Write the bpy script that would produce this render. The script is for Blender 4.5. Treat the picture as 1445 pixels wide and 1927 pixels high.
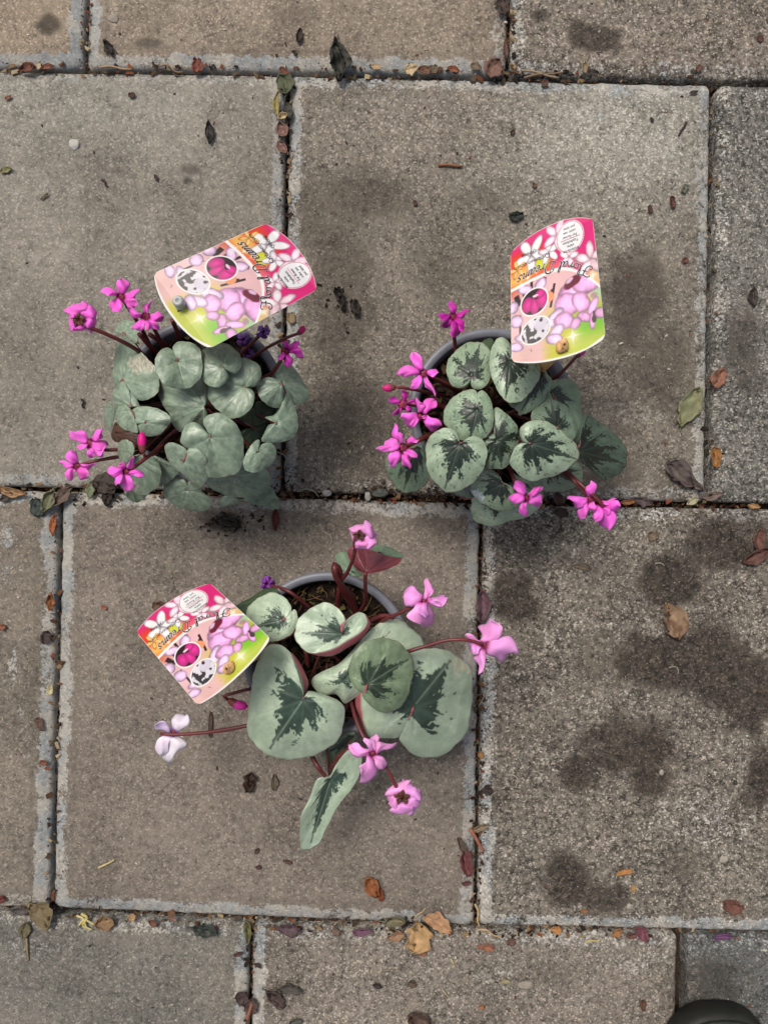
import bpy, bmesh, math, random
import numpy as np
from mathutils import Vector

for o in list(bpy.data.objects):
    bpy.data.objects.remove(o)
scene = bpy.context.scene
C = scene.collection
rng = np.random.default_rng(7)
random.seed(7)

# ------------------------------------------------------------------ camera, light, exposure
H = 0.55                       # camera height above the paving, metres
S = 0.375e-3                   # metres of paving per photo pixel
CX, CY = 722.5, 963.5
cam_d = bpy.data.cameras.new('camera')
cam = bpy.data.objects.new('camera', cam_d)
C.objects.link(cam)
cam.location = (0, 0, H)
cam.rotation_euler = (0, 0, 0)
cam_d.sensor_fit = 'VERTICAL'
cam_d.angle = 2 * math.atan(963.5 * S / H)
cam_d.clip_start = 0.01
cam_d.clip_end = 800
scene.camera = cam

SUN_EL, SUN_AZ = math.radians(61), math.radians(-35)
world = bpy.data.worlds.new('World')
scene.world = world
world.use_nodes = True
wn = world.node_tree
wn.nodes.clear()
sky = wn.nodes.new('ShaderNodeTexSky')
sky.sky_type = 'NISHITA'
sky.sun_disc = False
sky.sun_elevation = SUN_EL
sky.sun_rotation = SUN_AZ
sky.air_density = 1.0
sky.dust_density = 5.0
sky.ozone_density = 0.6
bg = wn.nodes.new('ShaderNodeBackground')
bg.inputs['Strength'].default_value = 0.065
out = wn.nodes.new('ShaderNodeOutputWorld')
hs = wn.nodes.new('ShaderNodeHueSaturation')      # thin cloud: a greyer sky
hs.inputs['Saturation'].default_value = 0.55
wn.links.new(sky.outputs[0], hs.inputs['Color'])
wn.links.new(hs.outputs[0], bg.inputs[0])
wn.links.new(bg.outputs[0], out.inputs[0])

sun_d = bpy.data.lights.new('sun', 'SUN')
sun_d.energy = 1.5
sun_d.angle = math.radians(20)
sun_d.color = (1.0, 0.93, 0.83)
sun = bpy.data.objects.new('sun', sun_d)
C.objects.link(sun)
sd = Vector((math.cos(SUN_EL) * math.sin(SUN_AZ), math.cos(SUN_EL) * math.cos(SUN_AZ), math.sin(SUN_EL)))
sun.rotation_euler = sd.to_track_quat('Z', 'Y').to_euler()
sun.location = sd * 3

scene.view_settings.view_transform = 'Standard'
scene.view_settings.look = 'None'
scene.view_settings.exposure = 0.77
scene.view_settings.gamma = 1.0
scene.view_settings.use_curve_mapping = False
scene.render.engine = 'CYCLES'

# ------------------------------------------------------------------ helpers
def W(px, py, z=0.0):
    """point at height z seen at photo pixel (px, py)"""
    k = S * (H - z) / H
    return ((px - CX) * k, (CY - py) * k, z)

def Wn(P, z):
    k = S * (H - z) / H
    return np.stack([(P[..., 0] - CX) * k, (CY - P[..., 1]) * k, z], -1)

def lin(c):
    c = np.asarray(c, float) / 255.0
    return np.where(c <= 0.04045, c / 12.92, ((c + 0.055) / 1.055) ** 2.4)

def new_obj(name, me, mat=None, parent=None, smooth=True):
    o = bpy.data.objects.new(name, me)
    C.objects.link(o)
    if parent is not None:
        o.parent = parent
    if mat is not None:
        for m in (mat if isinstance(mat, (list, tuple)) else [mat]):
            me.materials.append(m)
    if smooth and len(me.polygons):
        me.polygons.foreach_set('use_smooth', [True] * len(me.polygons))
    return o

def mesh(name, V, F, col=None, attrs=None):
    me = bpy.data.meshes.new(name)
    V = np.asarray(V, float)
    me.from_pydata(V.tolist(), [], [tuple(int(i) for i in f) for f in F])
    if col is not None:
        a = me.color_attributes.new('Col', 'FLOAT_COLOR', 'POINT')
        c = np.ones((len(V), 4), np.float32)
        c[:, :3] = col
        a.data.foreach_set('color', c.ravel())
    for k, v in (attrs or {}).items():
        a = me.attributes.new(k, 'FLOAT', 'POINT')
        a.data.foreach_set('value', np.asarray(v, np.float32).ravel())
    me.update()
    return me

def tag(o, label=None, cat=None, group=None, kind=None):
    if label: o['label'] = label
    if cat: o['category'] = cat
    if group: o['group'] = group
    if kind: o['kind'] = kind
    return o

def empty(name, loc, label=None, cat=None, group=None):
    o = bpy.data.objects.new(name, None)
    o.empty_display_size = 0.02
    C.objects.link(o)
    o.location = loc
    return tag(o, label, cat, group)

def put(name, me, mat, parent, smooth=True):
    """link a mesh given in world coordinates under an unrotated parent"""
    o = new_obj(name, me, mat, parent, smooth)
    if parent is not None:
        off = Vector((0, 0, 0))
        p = parent
        while p is not None:
            off += p.location
            p = p.parent
        o.location = -off
    return o

def grid_faces(n, m, wrap=False):
    F = []
    for i in range(n - 1):
        for j in range(m if wrap else m - 1):
            k = (j + 1) % m
            F.append((i * m + j, (i + 1) * m + j, (i + 1) * m + k, i * m + k))
    return F

def catmull(P, n, closed=False):
    P = np.asarray(P, float)
    m = len(P)
    if closed:
        Q = np.concatenate([P[-1:], P, P[:2]])
        segs = m
    else:
        Q = np.concatenate([[2 * P[0] - P[1]], P, [2 * P[-1] - P[-2]]])
        segs = m - 1
    T = []
    per = 24
    t = np.linspace(0, 1, per, endpoint=False)[:, None]
    for i in range(segs):
        a, b, c, d = Q[i], Q[i + 1], Q[i + 2], Q[i + 3]
        T.append(0.5 * ((2 * b) + (-a + c) * t + (2 * a - 5 * b + 4 * c - d) * t ** 2 + (-a + 3 * b - 3 * c + d) * t ** 3))
    T = np.concatenate(T)
    if not closed:
        T = np.concatenate([T, P[-1:]])
    else:
        T = np.concatenate([T, T[:1]])
    L = np.r_[0, np.cumsum(np.linalg.norm(np.diff(T[:, :2], axis=0), axis=1) + 1e-9)]
    s = np.linspace(0, L[-1], n, endpoint=not closed)
    return np.stack([np.interp(s, L, T[:, k]) for k in range(P.shape[1])], 1)

def tube(P, R, seg=8, cap=True):
    """tube through 3-D points P (n,3) with radii R (n)"""
    P = np.asarray(P, float)
    n = len(P)
    R = np.broadcast_to(np.asarray(R, float), (n,))
    T = np.gradient(P, axis=0)
    T /= np.linalg.norm(T, axis=1)[:, None] + 1e-12
    ref = np.array([0.3, 0.2, 0.93]) if abs(T[0] @ np.array([0.3, 0.2, 0.93])) < 0.95 else np.array([1.0, 0, 0])
    V = []
    N = np.cross(T[0], ref)
    N /= np.linalg.norm(N)
    a = np.linspace(0, 2 * np.pi, seg, endpoint=False)
    for i in range(n):
        N = N - T[i] * (N @ T[i])
        N /= np.linalg.norm(N) + 1e-12
        B = np.cross(T[i], N)
        V.append(P[i] + R[i] * (np.cos(a)[:, None] * N + np.sin(a)[:, None] * B))
    V = np.concatenate(V)
    F = [(f[0], f[3], f[2], f[1]) for f in grid_faces(n, seg, True)]
    if cap:
        F.append(tuple(range(seg - 1, -1, -1)))
        F.append(tuple(range((n - 1) * seg, n * seg)))
    return V, F

class Acc:
    def __init__(s):
        s.V, s.F, s.K, s.n = [], [], [], 0
    def add(s, V, F, col=(0.5, 0.5, 0.5)):
        V = np.asarray(V, float)
        s.V.append(V)
        s.F += [tuple(i + s.n for i in f) for f in F]
        s.K.append(np.broadcast_to(np.asarray(col, float), (len(V), 3)))
        s.n += len(V)
    def mesh(s, name):
        return mesh(name, np.concatenate(s.V), s.F, np.concatenate(s.K))

# cheap smooth value noise
_tab = rng.random((256, 256))
def vnoise(x, y):
    x = np.asarray(x, float); y = np.asarray(y, float)
    xi = np.floor(x).astype(int); yi = np.floor(y).astype(int)
    fx = x - xi; fy = y - yi
    fx = fx * fx * (3 - 2 * fx); fy = fy * fy * (3 - 2 * fy)
    g = lambda a, b: _tab[a % 256, b % 256]
    return (g(xi, yi) * (1 - fx) + g(xi + 1, yi) * fx) * (1 - fy) + (g(xi, yi + 1) * (1 - fx) + g(xi + 1, yi + 1) * fx) * fy
def fnoise(x, y, o=3):
    v = 0; a = 1; t = 0
    for k in range(o):
        v = v + a * vnoise(x * 2 ** k + 17.3 * k, y * 2 ** k + 9.1 * k); t += a; a *= 0.55
    return v / t
def sstep(a, b, x):
    t = np.clip((x - a) / (b - a), 0, 1)
    return t * t * (3 - 2 * t)

# ------------------------------------------------------------------ materials
class NT:
    def __init__(s, name):
        s.m = bpy.data.materials.new(name)
        s.m.use_nodes = True
        s.t = s.m.node_tree
        s.b = s.t.nodes['Principled BSDF']
        s.o = s.t.nodes['Material Output']
    def n(s, typ, **kw):
        nd = s.t.nodes.new(typ)
        for k, v in kw.items():
            setattr(nd, k, v)
        return nd
    def l(s, a, b):
        s.t.links.new(a, b)
    def attr(s, name):
        nd = s.n('ShaderNodeAttribute', attribute_name=name)
        return nd
    def noise(s, scale, detail=3, rough=0.6, vec=None):
        nd = s.n('ShaderNodeTexNoise')
        nd.inputs['Scale'].default_value = scale
        nd.inputs['Detail'].default_value = detail
        nd.inputs['Roughness'].default_value = rough
        if vec: s.l(vec, nd.inputs['Vector'])
        return nd.outputs['Fac']
    def voro(s, scale, vec=None, out='Distance', feature='F1'):
        nd = s.n('ShaderNodeTexVoronoi', feature=feature)
        nd.inputs['Scale'].default_value = scale
        if vec: s.l(vec, nd.inputs['Vector'])
        return nd.outputs[out]
    def math(s, op, a, b=None, clamp=False):
        nd = s.n('ShaderNodeMath', operation=op)
        nd.use_clamp = clamp
        for i, x in enumerate((a, b)):
            if x is None: continue
            if isinstance(x, (int, float)): nd.inputs[i].default_value = x
            else: s.l(x, nd.inputs[i])
        return nd.outputs[0]
    def ramp(s, f, lo, hi, a=0.0, b=1.0):
        nd = s.n('ShaderNodeMapRange', interpolation_type='SMOOTHSTEP')
        s.l(f, nd.inputs[0])
        for i, v in enumerate((lo, hi, a, b)):
            nd.inputs[i + 1].default_value = v
        return nd.outputs[0]
    def mix(s, f, a, b, mode='MIX'):
        nd = s.n('ShaderNodeMix', data_type='RGBA', blend_type=mode)
        for i, x in ((0, f), (6, a), (7, b)):
            if isinstance(x, (int, float)): nd.inputs[i].default_value = x
            elif isinstance(x, (tuple, list, np.ndarray)): nd.inputs[i].default_value = (*[float(q) for q in x], 1)
            else: s.l(x, nd.inputs[i])
        return nd.outputs[2]
    def bump(s, h, strength=0.3, dist=0.001, prev=None):
        nd = s.n('ShaderNodeBump')
        nd.inputs['Strength'].default_value = strength
        nd.inputs['Distance'].default_value = dist
        s.l(h, nd.inputs['Height'])
        if prev: s.l(prev, nd.inputs['Normal'])
        return nd.outputs[0]
    def col(s, c): 
        if isinstance(c, (tuple, list, np.ndarray)): s.b.inputs['Base Color'].default_value = (*[float(q) for q in c], 1)
        else: s.l(c, s.b.inputs['Base Color'])
    def set(s, **kw):
        for k, v in kw.items():
            k = k.replace('_', ' ')
            if isinstance(v, (int, float)): s.b.inputs[k].default_value = v
            else: s.l(v, s.b.inputs[k])
    def pos(s):
        return s.n('ShaderNodeNewGeometry').outputs['Position']

def mat_slab():
    t = NT('concrete_paving')
    p = t.pos()
    base = t.attr('Col').outputs['Color']
    stain = t.attr('stain').outputs['Fac']  # one mask for real stains and painted label shadow
    chalk = t.attr('chalk').outputs['Fac']
    speck = t.attr('speck').outputs['Fac']
    # aggregate grain
    vr = t.n('ShaderNodeTexVoronoi'); vr.inputs['Scale'].default_value = 900
    t.l(p, vr.inputs['Vector'])
    sepr = t.n('ShaderNodeSeparateColor'); t.l(vr.outputs['Color'], sepr.inputs[0])
    g1 = sepr.outputs[0]
    vr2 = t.n('ShaderNodeTexVoronoi'); vr2.inputs['Scale'].default_value = 300
    t.l(p, vr2.inputs['Vector'])
    sepr2 = t.n('ShaderNodeSeparateColor'); t.l(vr2.outputs['Color'], sepr2.inputs[0])
    g2 = sepr2.outputs[1]
    n1 = t.noise(1200, 4, 0.75, p)
    n2 = t.noise(260, 4, 0.7, p)
    n3 = t.noise(38, 5, 0.65, p)
    n4 = t.noise(9, 3, 0.6, p)
    sp = t.math('ADD', t.math('MULTIPLY', speck, 0.92), 0.10)
    v = t.math('MULTIPLY', t.math('SUBTRACT', g1, 0.5), 0.62)
    v = t.math('ADD', v, t.math('MULTIPLY', t.math('SUBTRACT', g2, 0.5), 0.30))
    v = t.math('ADD', v, t.math('MULTIPLY', t.math('SUBTRACT', n1, 0.5), 1.7))
    v = t.math('ADD', v, t.math('MULTIPLY', t.math('SUBTRACT', n2, 0.5), 2.0))
    v = t.math('ADD', v, t.math('MULTIPLY', t.ramp(g1, 0.86, 0.94), 0.8))
    v = t.math('MULTIPLY', v, sp)
    v = t.math('ADD', v, t.math('MULTIPLY', t.math('SUBTRACT', n1, 0.5), 0.35))
    v = t.math('ADD', v, t.math('MULTIPLY', t.math('SUBTRACT', n2, 0.5), 0.5))
    v = t.math('ADD', v, t.math('MULTIPLY', t.math('SUBTRACT', n3, 0.5), 1.15))
    v = t.math('ADD', v, t.math('MULTIPLY', t.math('SUBTRACT', n4, 0.5), 0.8))
    v = t.math('MAXIMUM', t.math('ADD', v, 0.95), 0.22)
    vc = t.n('ShaderNodeCombineColor')
    for i in range(3): t.l(v, vc.inputs[i])
    mod = lambda c: t.mix(1.0, c, vc.outputs[0], 'MULTIPLY')
    c = mod(base)
    # brown / grey patches
    c = t.mix(t.ramp(n3, 0.5, 0.72, 0, 0.22), c, mod(lin((102, 90, 78)) * .8))
    c = t.mix(t.math('MULTIPLY', t.ramp(n2, 0.56, 0.75), 0.35), c, lin((74, 60, 52)))
    # worn grey white crust
    wn_ = t.noise(170, 5, 0.8, p)
    wn2 = t.noise(22, 3, 0.6, p)
    crust = t.math('MULTIPLY', t.ramp(wn_, 0.52, 0.66), t.ramp(wn2, 0.40, 0.60))
    c = t.mix(t.math('MULTIPLY', t.math('MULTIPLY', crust, speck), t.ramp(stain, 0.1, 0.5, 0.62, 0.12)), c, mod(lin((150, 146, 137))))
    # chalky arrises
    gk = t.math('ADD', t.math('MULTIPLY', t.math('SUBTRACT', n2, 0.5), 1.6), t.math('MULTIPLY', t.math('SUBTRACT', g1, 0.5), 0.45))
    gk = t.math('ADD', gk, t.math('MULTIPLY', t.math('SUBTRACT', n3, 0.5), 1.0))
    ch = t.math('MULTIPLY', t.ramp(t.math('ADD', chalk, gk), 0.16, 0.62), t.ramp(chalk, 0.02, 0.25, 0, 0.88))
    vv = t.math('ADD', t.math('MULTIPLY', v, 0.45), 0.55)
    v2 = t.n('ShaderNodeCombineColor')
    for i in range(3): t.l(vv, v2.inputs[i])
    c = t.mix(ch, c, t.mix(1.0, t.mix(t.ramp(n3, 0.4, 0.6), lin((140, 145, 147)), lin((160, 156, 148))), v2.outputs[0], 'MULTIPLY'))
    # damp dark stains, with painted label shadow among them
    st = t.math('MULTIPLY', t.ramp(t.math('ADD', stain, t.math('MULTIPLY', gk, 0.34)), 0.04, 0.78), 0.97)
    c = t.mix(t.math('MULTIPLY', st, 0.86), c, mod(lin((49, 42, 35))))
    # pits and pale grains
    pit = t.ramp(t.voro(230, p), 0.06, 0.14, 1, 0)
    c = t.mix(t.math('MULTIPLY', pit, t.math('MULTIPLY', t.ramp(t.noise(90, 2, 0.5, p), 0.48, 0.58), 0.8)), c, lin((40, 34, 30)))
    gr = t.ramp(t.voro(210, p), 0.05, 0.12, 1, 0)
    c = t.mix(t.math('MULTIPLY', gr, t.math('MULTIPLY', t.ramp(t.noise(70, 2, 0.5, p), 0.48, 0.58), 0.8)), c, lin((176, 171, 160)))
    t.col(c)
    hgt = t.math('ADD', t.math('MULTIPLY', n2, 1.0), t.math('ADD', t.math('MULTIPLY', n1, 0.45), t.math('MULTIPLY', g1, 0.25)))
    hgt = t.math('SUBTRACT', hgt, t.math('MULTIPLY', pit, 0.6))
    t.l(t.bump(hgt, 0.75, 0.0012), t.b.inputs['Normal'])
    t.set(Roughness=t.math('SUBTRACT', 0.93, t.math('MULTIPLY', st, 0.18)))
    t.b.inputs['Specular IOR Level'].default_value = 0.3
    return t.m

def mat_col(name, rough=0.6, spec=0.35, noise=(300, 0.25), bump=None, trans=0.0, coat=0.0):
    """colour from the mesh's own colour attribute, with fine grain"""
    t = NT(name)
    p = t.pos()
    c = t.attr('Col').outputs['Color']
    if noise:
        nz = t.noise(noise[0], 4, 0.6, p)
        f = t.math('ADD', 1.0, t.math('MULTIPLY', t.math('SUBTRACT', nz, 0.5), noise[1] * 2))
        cc = t.n('ShaderNodeCombineColor')
        for i in range(3): t.l(f, cc.inputs[i])
        c = t.mix(1.0, c, cc.outputs[0], 'MULTIPLY')
    t.col(c)
    t.set(Roughness=rough)
    t.b.inputs['Specular IOR Level'].default_value = spec
    if coat:
        t.b.inputs['Coat Weight'].default_value = coat
        t.b.inputs['Coat Roughness'].default_value = 0.25
    if bump:
        t.l(t.bump(t.noise(bump[0], 4, 0.6, p), bump[1], bump[2]), t.b.inputs['Normal'])
    if trans:
        tr = t.n('ShaderNodeBsdfTranslucent')
        t.l(c, tr.inputs['Color'])
        ms = t.n('ShaderNodeMixShader')
        ms.inputs[0].default_value = trans
        t.l(t.b.outputs[0], ms.inputs[1]); t.l(tr.outputs[0], ms.inputs[2])
        t.l(ms.outputs[0], t.o.inputs['Surface'])
    return t.m

def mat_flat(name, c, rough=0.6, spec=0.4, noise=(200, 0.2), bump=None):
    t = NT(name)
    p = t.pos()
    nz = t.noise(noise[0], 4, 0.65, p)
    cc = t.mix(t.ramp(nz, 0.3, 0.7), tuple(np.asarray(c) * (1 - noise[1])), tuple(np.minimum(np.asarray(c) * (1 + noise[1]), 1)))
    t.col(cc)
    t.set(Roughness=rough)
    t.b.inputs['Specular IOR Level'].default_value = spec
    if bump:
        t.l(t.bump(t.noise(bump[0], 4, 0.6, p), bump[1], bump[2]), t.b.inputs['Normal'])
    return t.m

M_SLAB = mat_slab()
M_SAND = mat_flat('joint_sand', lin((52, 42, 34)), 0.95, 0.2, (500, 0.5), (400, 0.8, 0.002))
M_EARTH = mat_flat('earth', lin((105, 95, 84)), 0.95, 0.2, (3, 0.3), (30, 0.6, 0.02))
def mat_leaf(name='leaf_upper', r0=.32, r1=.50):
    t = NT(name)
    p = t.pos()
    c = t.attr('Col').outputs['Color']
    a = t.noise(110, 5, 0.7, p); b = t.noise(520, 4, 0.7, p); d = t.noise(38, 3, 0.6, p)
    f = t.math('ADD', 1.0, t.math('ADD', t.math('MULTIPLY', t.math('SUBTRACT', a, 0.5), 0.62), t.math('ADD', t.math('MULTIPLY', t.math('SUBTRACT', b, 0.5), 0.45), t.math('MULTIPLY', t.math('SUBTRACT', d, 0.5), 0.35))))
    cc = t.n('ShaderNodeCombineColor')
    t.l(f, cc.inputs[0]); t.l(t.math('ADD', t.math('MULTIPLY', f, 0.92), 0.08), cc.inputs[1]); t.l(f, cc.inputs[2])
    c = t.mix(1.0, c, cc.outputs[0], 'MULTIPLY')
    dust = t.ramp(t.voro(330, p), 0.03, 0.08, 1, 0)
    c = t.mix(t.math('MULTIPLY', dust, t.math('MULTIPLY', t.ramp(t.noise(60, 2, 0.5, p), 0.52, 0.62), 0.5)), c, lin((150, 142, 120)))
    t.col(c)
    t.set(Roughness=t.ramp(a, 0.3, 0.7, r0, r1))
    t.b.inputs['Specular IOR Level'].default_value = 0.55
    h = t.math('ADD', t.math('MULTIPLY', a, 1.0), t.math('MULTIPLY', b, 0.35))
    t.l(t.bump(h, 0.30, 0.0010), t.b.inputs['Normal'])
    return t.m
M_LEAF = mat_leaf()
M_LEAFG = mat_leaf('glossy_leaf_upper', .12, .24)
M_UNDER = mat_flat('leaf_underside', lin((150, 84, 92)), 0.5, 0.35, (160, 0.25), (400, 0.2, 0.0006))
M_PETAL = mat_col('petal', 0.5, 0.3, (260, 0.07), (900, 0.25, 0.0005), 0.16)
M_STALK = mat_col('stalk', 0.42, 0.42, (300, 0.25), (900, 0.2, 0.0005))
M_DRY = mat_col('dry_leaf', 0.62, 0.3, (420, 0.32), (500, 0.5, 0.0008))
M_CHIP = mat_col('chips', 0.9, 0.2, (900, 0.3))
M_POT = mat_flat('grey_pot_plastic', lin((108, 111, 120)), 0.42, 0.4, (90, 0.10), (260, 0.15, 0.0004))
M_SOIL = mat_flat('potting_soil', lin((34, 25, 18)), 0.95, 0.25, (420, 0.6), (380, 1.0, 0.003))
M_CARD = mat_col("printed_card", 0.42, 0.35, None)
M_CARDBACK = mat_flat('card_white', (0.74, 0.73, 0.70), 0.4, 0.4, (60, 0.03))
M_INK = mat_flat('black_ink', (0.02, 0.015, 0.02), 0.4, 0.4, (100, 0.1))
M_INKW = mat_flat('white_ink', (0.72, 0.66, 0.68), 0.4, 0.4, (100, 0.03))
M_INKR = mat_flat('red_ink', (0.55, 0.10, 0.16), 0.4, 0.4, (100, 0.05))
M_WOOD = mat_flat('pale_wood', lin((206, 162, 112)), 0.6, 0.3, (700, 0.22), (600, 0.3, 0.0005))
M_PEG = mat_flat('grey_peg', lin((158, 160, 162)), 0.35, 0.5, (100, 0.05))
M_RUBBER = mat_flat('olive_rubber', lin((40, 42, 36)), 0.5, 0.4, (120, 0.2), (500, 0.3, 0.0006))
M_RUBBER2 = mat_flat('dark_rubber', lin((30, 31, 27)), 0.6, 0.35, (120, 0.2), (500, 0.3, 0.0006))
M_THREAD = mat_flat('pale_thread', lin((150, 146, 132)), 0.7, 0.3)

# ------------------------------------------------------------------ ground and paving
def quad_sheet(name, half, z, mat):
    o = new_obj(name, mesh(name, [(-half, -half, z), (half, -half, z), (half, half, z), (-half, half, z)], [(0, 1, 2, 3)]), mat)
    return tag(o, kind='structure')
quad_sheet('ground', 300, -0.06, M_EARTH)
pavement = quad_sheet('pavement', 1.75, -0.016, M_SAND)

STAINS_AND_SHADE = [(1120, 72, 62, 34, .95), (1085, 55, 22, 30, .7), (1015, 30, 25, 20, .6), (92, 45, 26, 26, .7), (680, 372, 130, 60, .40), (740, 360, 60, 40, .25),  # among the stains, soft shadow near the labels painted as dark ovals
          (900, 390, 70, 60, .25), (1195, 560, 75, 120, .55), (1240, 680, 80, 110, .42), (1150, 890, 90, 45, .4), (1180, 780, 50, 60, .3), (640, 540, 85, 190, .42), (690, 800, 110, 110, .36), (590, 400, 40, 120, .35), (60, 700, 60, 200, .16), (840, 500, 120, 90, .25),  # right of the right-hand label: damp and its shadow painted together
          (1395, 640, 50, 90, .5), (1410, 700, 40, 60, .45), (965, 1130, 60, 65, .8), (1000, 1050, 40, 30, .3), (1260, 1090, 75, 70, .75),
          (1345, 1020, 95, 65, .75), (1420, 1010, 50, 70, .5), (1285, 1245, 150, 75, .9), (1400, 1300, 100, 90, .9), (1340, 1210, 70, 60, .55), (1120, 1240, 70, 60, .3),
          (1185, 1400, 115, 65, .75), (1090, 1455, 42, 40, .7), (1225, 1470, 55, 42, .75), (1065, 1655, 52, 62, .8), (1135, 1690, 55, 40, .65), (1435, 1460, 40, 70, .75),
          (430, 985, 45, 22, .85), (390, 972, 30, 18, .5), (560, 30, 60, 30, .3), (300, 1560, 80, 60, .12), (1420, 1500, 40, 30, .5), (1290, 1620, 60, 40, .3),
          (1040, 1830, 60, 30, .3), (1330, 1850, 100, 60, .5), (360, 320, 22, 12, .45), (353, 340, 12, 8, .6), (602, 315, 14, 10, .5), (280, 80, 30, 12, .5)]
CHALKS = [(140, 273, 6, 5, .5), (273, 440, 3, 45, .5), (15, 1010, 14, 25, .75), (12, 1075, 8, 14, .6), (25, 1250, 10, 45, .7), (40, 1345, 10, 14, .5), (18, 1170, 8, 25, .4),
          (1110, 215, 60, 40, .45), (1200, 180, 110, 40, .35), (1260, 260, 60, 90, .3), (1320, 1540, 110, 80, .30), (1195, 1310, 40, 22, .3), (50, 160, 80, 25, .45),
          (1180, 780, 80, 25, .35), (1170, 760, 40, 8, .4), (930, 1840, 70, 40, .3), (1200, 1810, 80, 30, .35), (1000, 250, 160, 60, .22), (60, 1780, 80, 30, .3), (100, 1650, 14, 60, .3)]

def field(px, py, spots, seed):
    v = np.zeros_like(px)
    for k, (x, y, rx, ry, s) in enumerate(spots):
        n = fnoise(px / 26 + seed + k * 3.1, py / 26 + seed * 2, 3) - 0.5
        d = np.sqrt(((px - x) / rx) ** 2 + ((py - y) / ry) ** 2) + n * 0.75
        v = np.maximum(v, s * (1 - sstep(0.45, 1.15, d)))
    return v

def make_slab(corners, tint, chalk_edges, speck, seed, lift=0.0, light=None, N=140, marks=True):
    """corners: photo pixels tl, tr, br, bl at the slab's top face; the joint gap is already taken off"""
    tl, tr, br, bl = [np.array(c, float) for c in corners]
    w = np.linalg.norm(tr - tl) * S; h = np.linalg.norm(bl - tl) * S
    # finer rows towards the arrises
    def ax(n):
        t = np.linspace(0, 1, n)
        return t
    e = np.array([0, 0.0008, 0.0016, 0.003, 0.005, 0.0075, 0.010]) 
    def axis(L):
        a = e / L
        mid = np.linspace(a[-1], 1 - a[-1], N)[1:-1]
        return np.concatenate([a, mid, 1 - a[::-1]])
    U, V = np.meshgrid(axis(w), axis(h))
    P = (tl * (1 - U)[..., None] + tr * U[..., None]) * (1 - V)[..., None] + (bl * (1 - U)[..., None] + br * U[..., None]) * V[..., None]
    px, py = P[..., 0], P[..., 1]
    dl, dr, dt, db = U * w, (1 - U) * w, V * h, (1 - V) * h
    d = np.minimum(np.minimum(dl, dr), np.minimum(dt, db))
    # rounded corners
    cr = 0.005
    dx = np.minimum(dl, dr); dy = np.minimum(dt, db)
    cornerd = np.where((dx < cr) & (dy < cr), cr - np.sqrt((cr - dx) ** 2 + (cr - dy) ** 2), 9)
    d = np.minimum(d, np.maximum(cornerd, 0))
    wob = (fnoise(px / 9 + seed, py / 9, 3) - 0.5)
    z = lift - 0.0022 * (1 - sstep(0.0, 0.0105 + 0.003 * wob, d)) - 0.0022 * np.clip(1 - d / 0.0022, 0, 1) ** 2
    z = z + (fnoise(px / 40 + seed, py / 40 + seed, 3) - 0.5) * 0.0012 + wob * 0.0005
    ru = fnoise(px / 5 + 3 * seed, py / 5, 2) - 0.5
    edge = np.clip(1 - d / 0.003, 0, 1)
    z = z + ru * 0.0007 - edge * np.abs(ru) * 0.0018
    X = Wn(P, np.zeros_like(z)); X[..., 2] = z
    # ragged arris
    inn = edge * (fnoise(px / 14 + seed * 5, py / 14, 3) - 0.35) * 0.0016
    cxw = X[..., 0].mean(); cyw = X[..., 1].mean()
    X[..., 0] -= np.where(dx == d, np.sign(X[..., 0] - cxw), 0) * inn
    X[..., 1] -= np.where(dy == d, np.sign(X[..., 1] - cyw), 0) * inn
    # corner pull-in
    m = (dx < cr) & (dy < cr)
    ux = cr - dx; uy = cr - dy
    rr = np.maximum(np.maximum(ux, uy), 1e-9) / np.maximum(np.sqrt(ux ** 2 + uy ** 2), 1e-9)
    X[..., 0] = np.where(m, X[..., 0] - np.sign(X[..., 0] - cxw) * ux * (1 - rr), X[..., 0])
    X[..., 1] = np.where(m, X[..., 1] - np.sign(X[..., 1] - cyw) * uy * (1 - rr), X[..., 1])
    # attributes
    ce = dict(zip('ltrb', chalk_edges))
    ch = np.zeros_like(z)
    for k, dd in (('l', dl), ('t', dt), ('r', dr), ('b', db)):
        wd = 0.0092 + 0.007 * (fnoise(px / 24 + seed + ord(k), py / 30, 2) - 0.5)
        pat = 0.10 + 1.55 * fnoise(px / 45 + seed + ord(k), py / 60 + 3, 3)
        ch = np.maximum(ch, ce[k] * np.clip(pat, 0, 1.15) * (1 - sstep(wd * 0.88, wd * 1.12, dd)))
    ch = np.maximum(ch, .62 * field(px, py, CHALKS if marks else CHALKS[:1], 4.0 + seed))
    stain_shade = field(px, py, STAINS_AND_SHADE if marks else [(900, 700, 160, 90, .22)], seed)
    # grime line just inside the pale band
    gl = np.zeros_like(z)
    for k, dd in (('l', dl), ('t', dt), ('r', dr), ('b', db)):
        gl = np.maximum(gl, ce[k] * 0.30 * np.exp(-((dd - 0.0135) / 0.0030) ** 2))
    stain_shade = np.maximum(stain_shade, gl * (0.3 + fnoise(px / 20, py / 20 + seed, 3)))
    TF = np.array([.845, .905, .930])
    col = np.broadcast_to(lin(tint) * TF, z.shape + (3,)).copy()
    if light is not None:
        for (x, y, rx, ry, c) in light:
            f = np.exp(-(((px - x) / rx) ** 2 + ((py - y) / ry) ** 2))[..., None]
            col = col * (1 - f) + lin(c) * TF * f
    col *= (0.86 + 0.28 * fnoise(px / 90 + seed, py / 90, 3))[..., None]
    n, m2 = z.shape
    V3 = X.reshape(-1, 3)
    F = [(f[0], f[1], f[2], f[3]) for f in grid_faces(n, m2)]
    ring = [j for j in range(m2)] + [i * m2 + m2 - 1 for i in range(1, n)] + [(n - 1) * m2 + j for j in range(m2 - 2, -1, -1)] + [i * m2 for i in range(n - 2, 0, -1)]
    low = V3[ring].copy(); low[:, 2] = -0.055
    base = len(V3)
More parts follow.
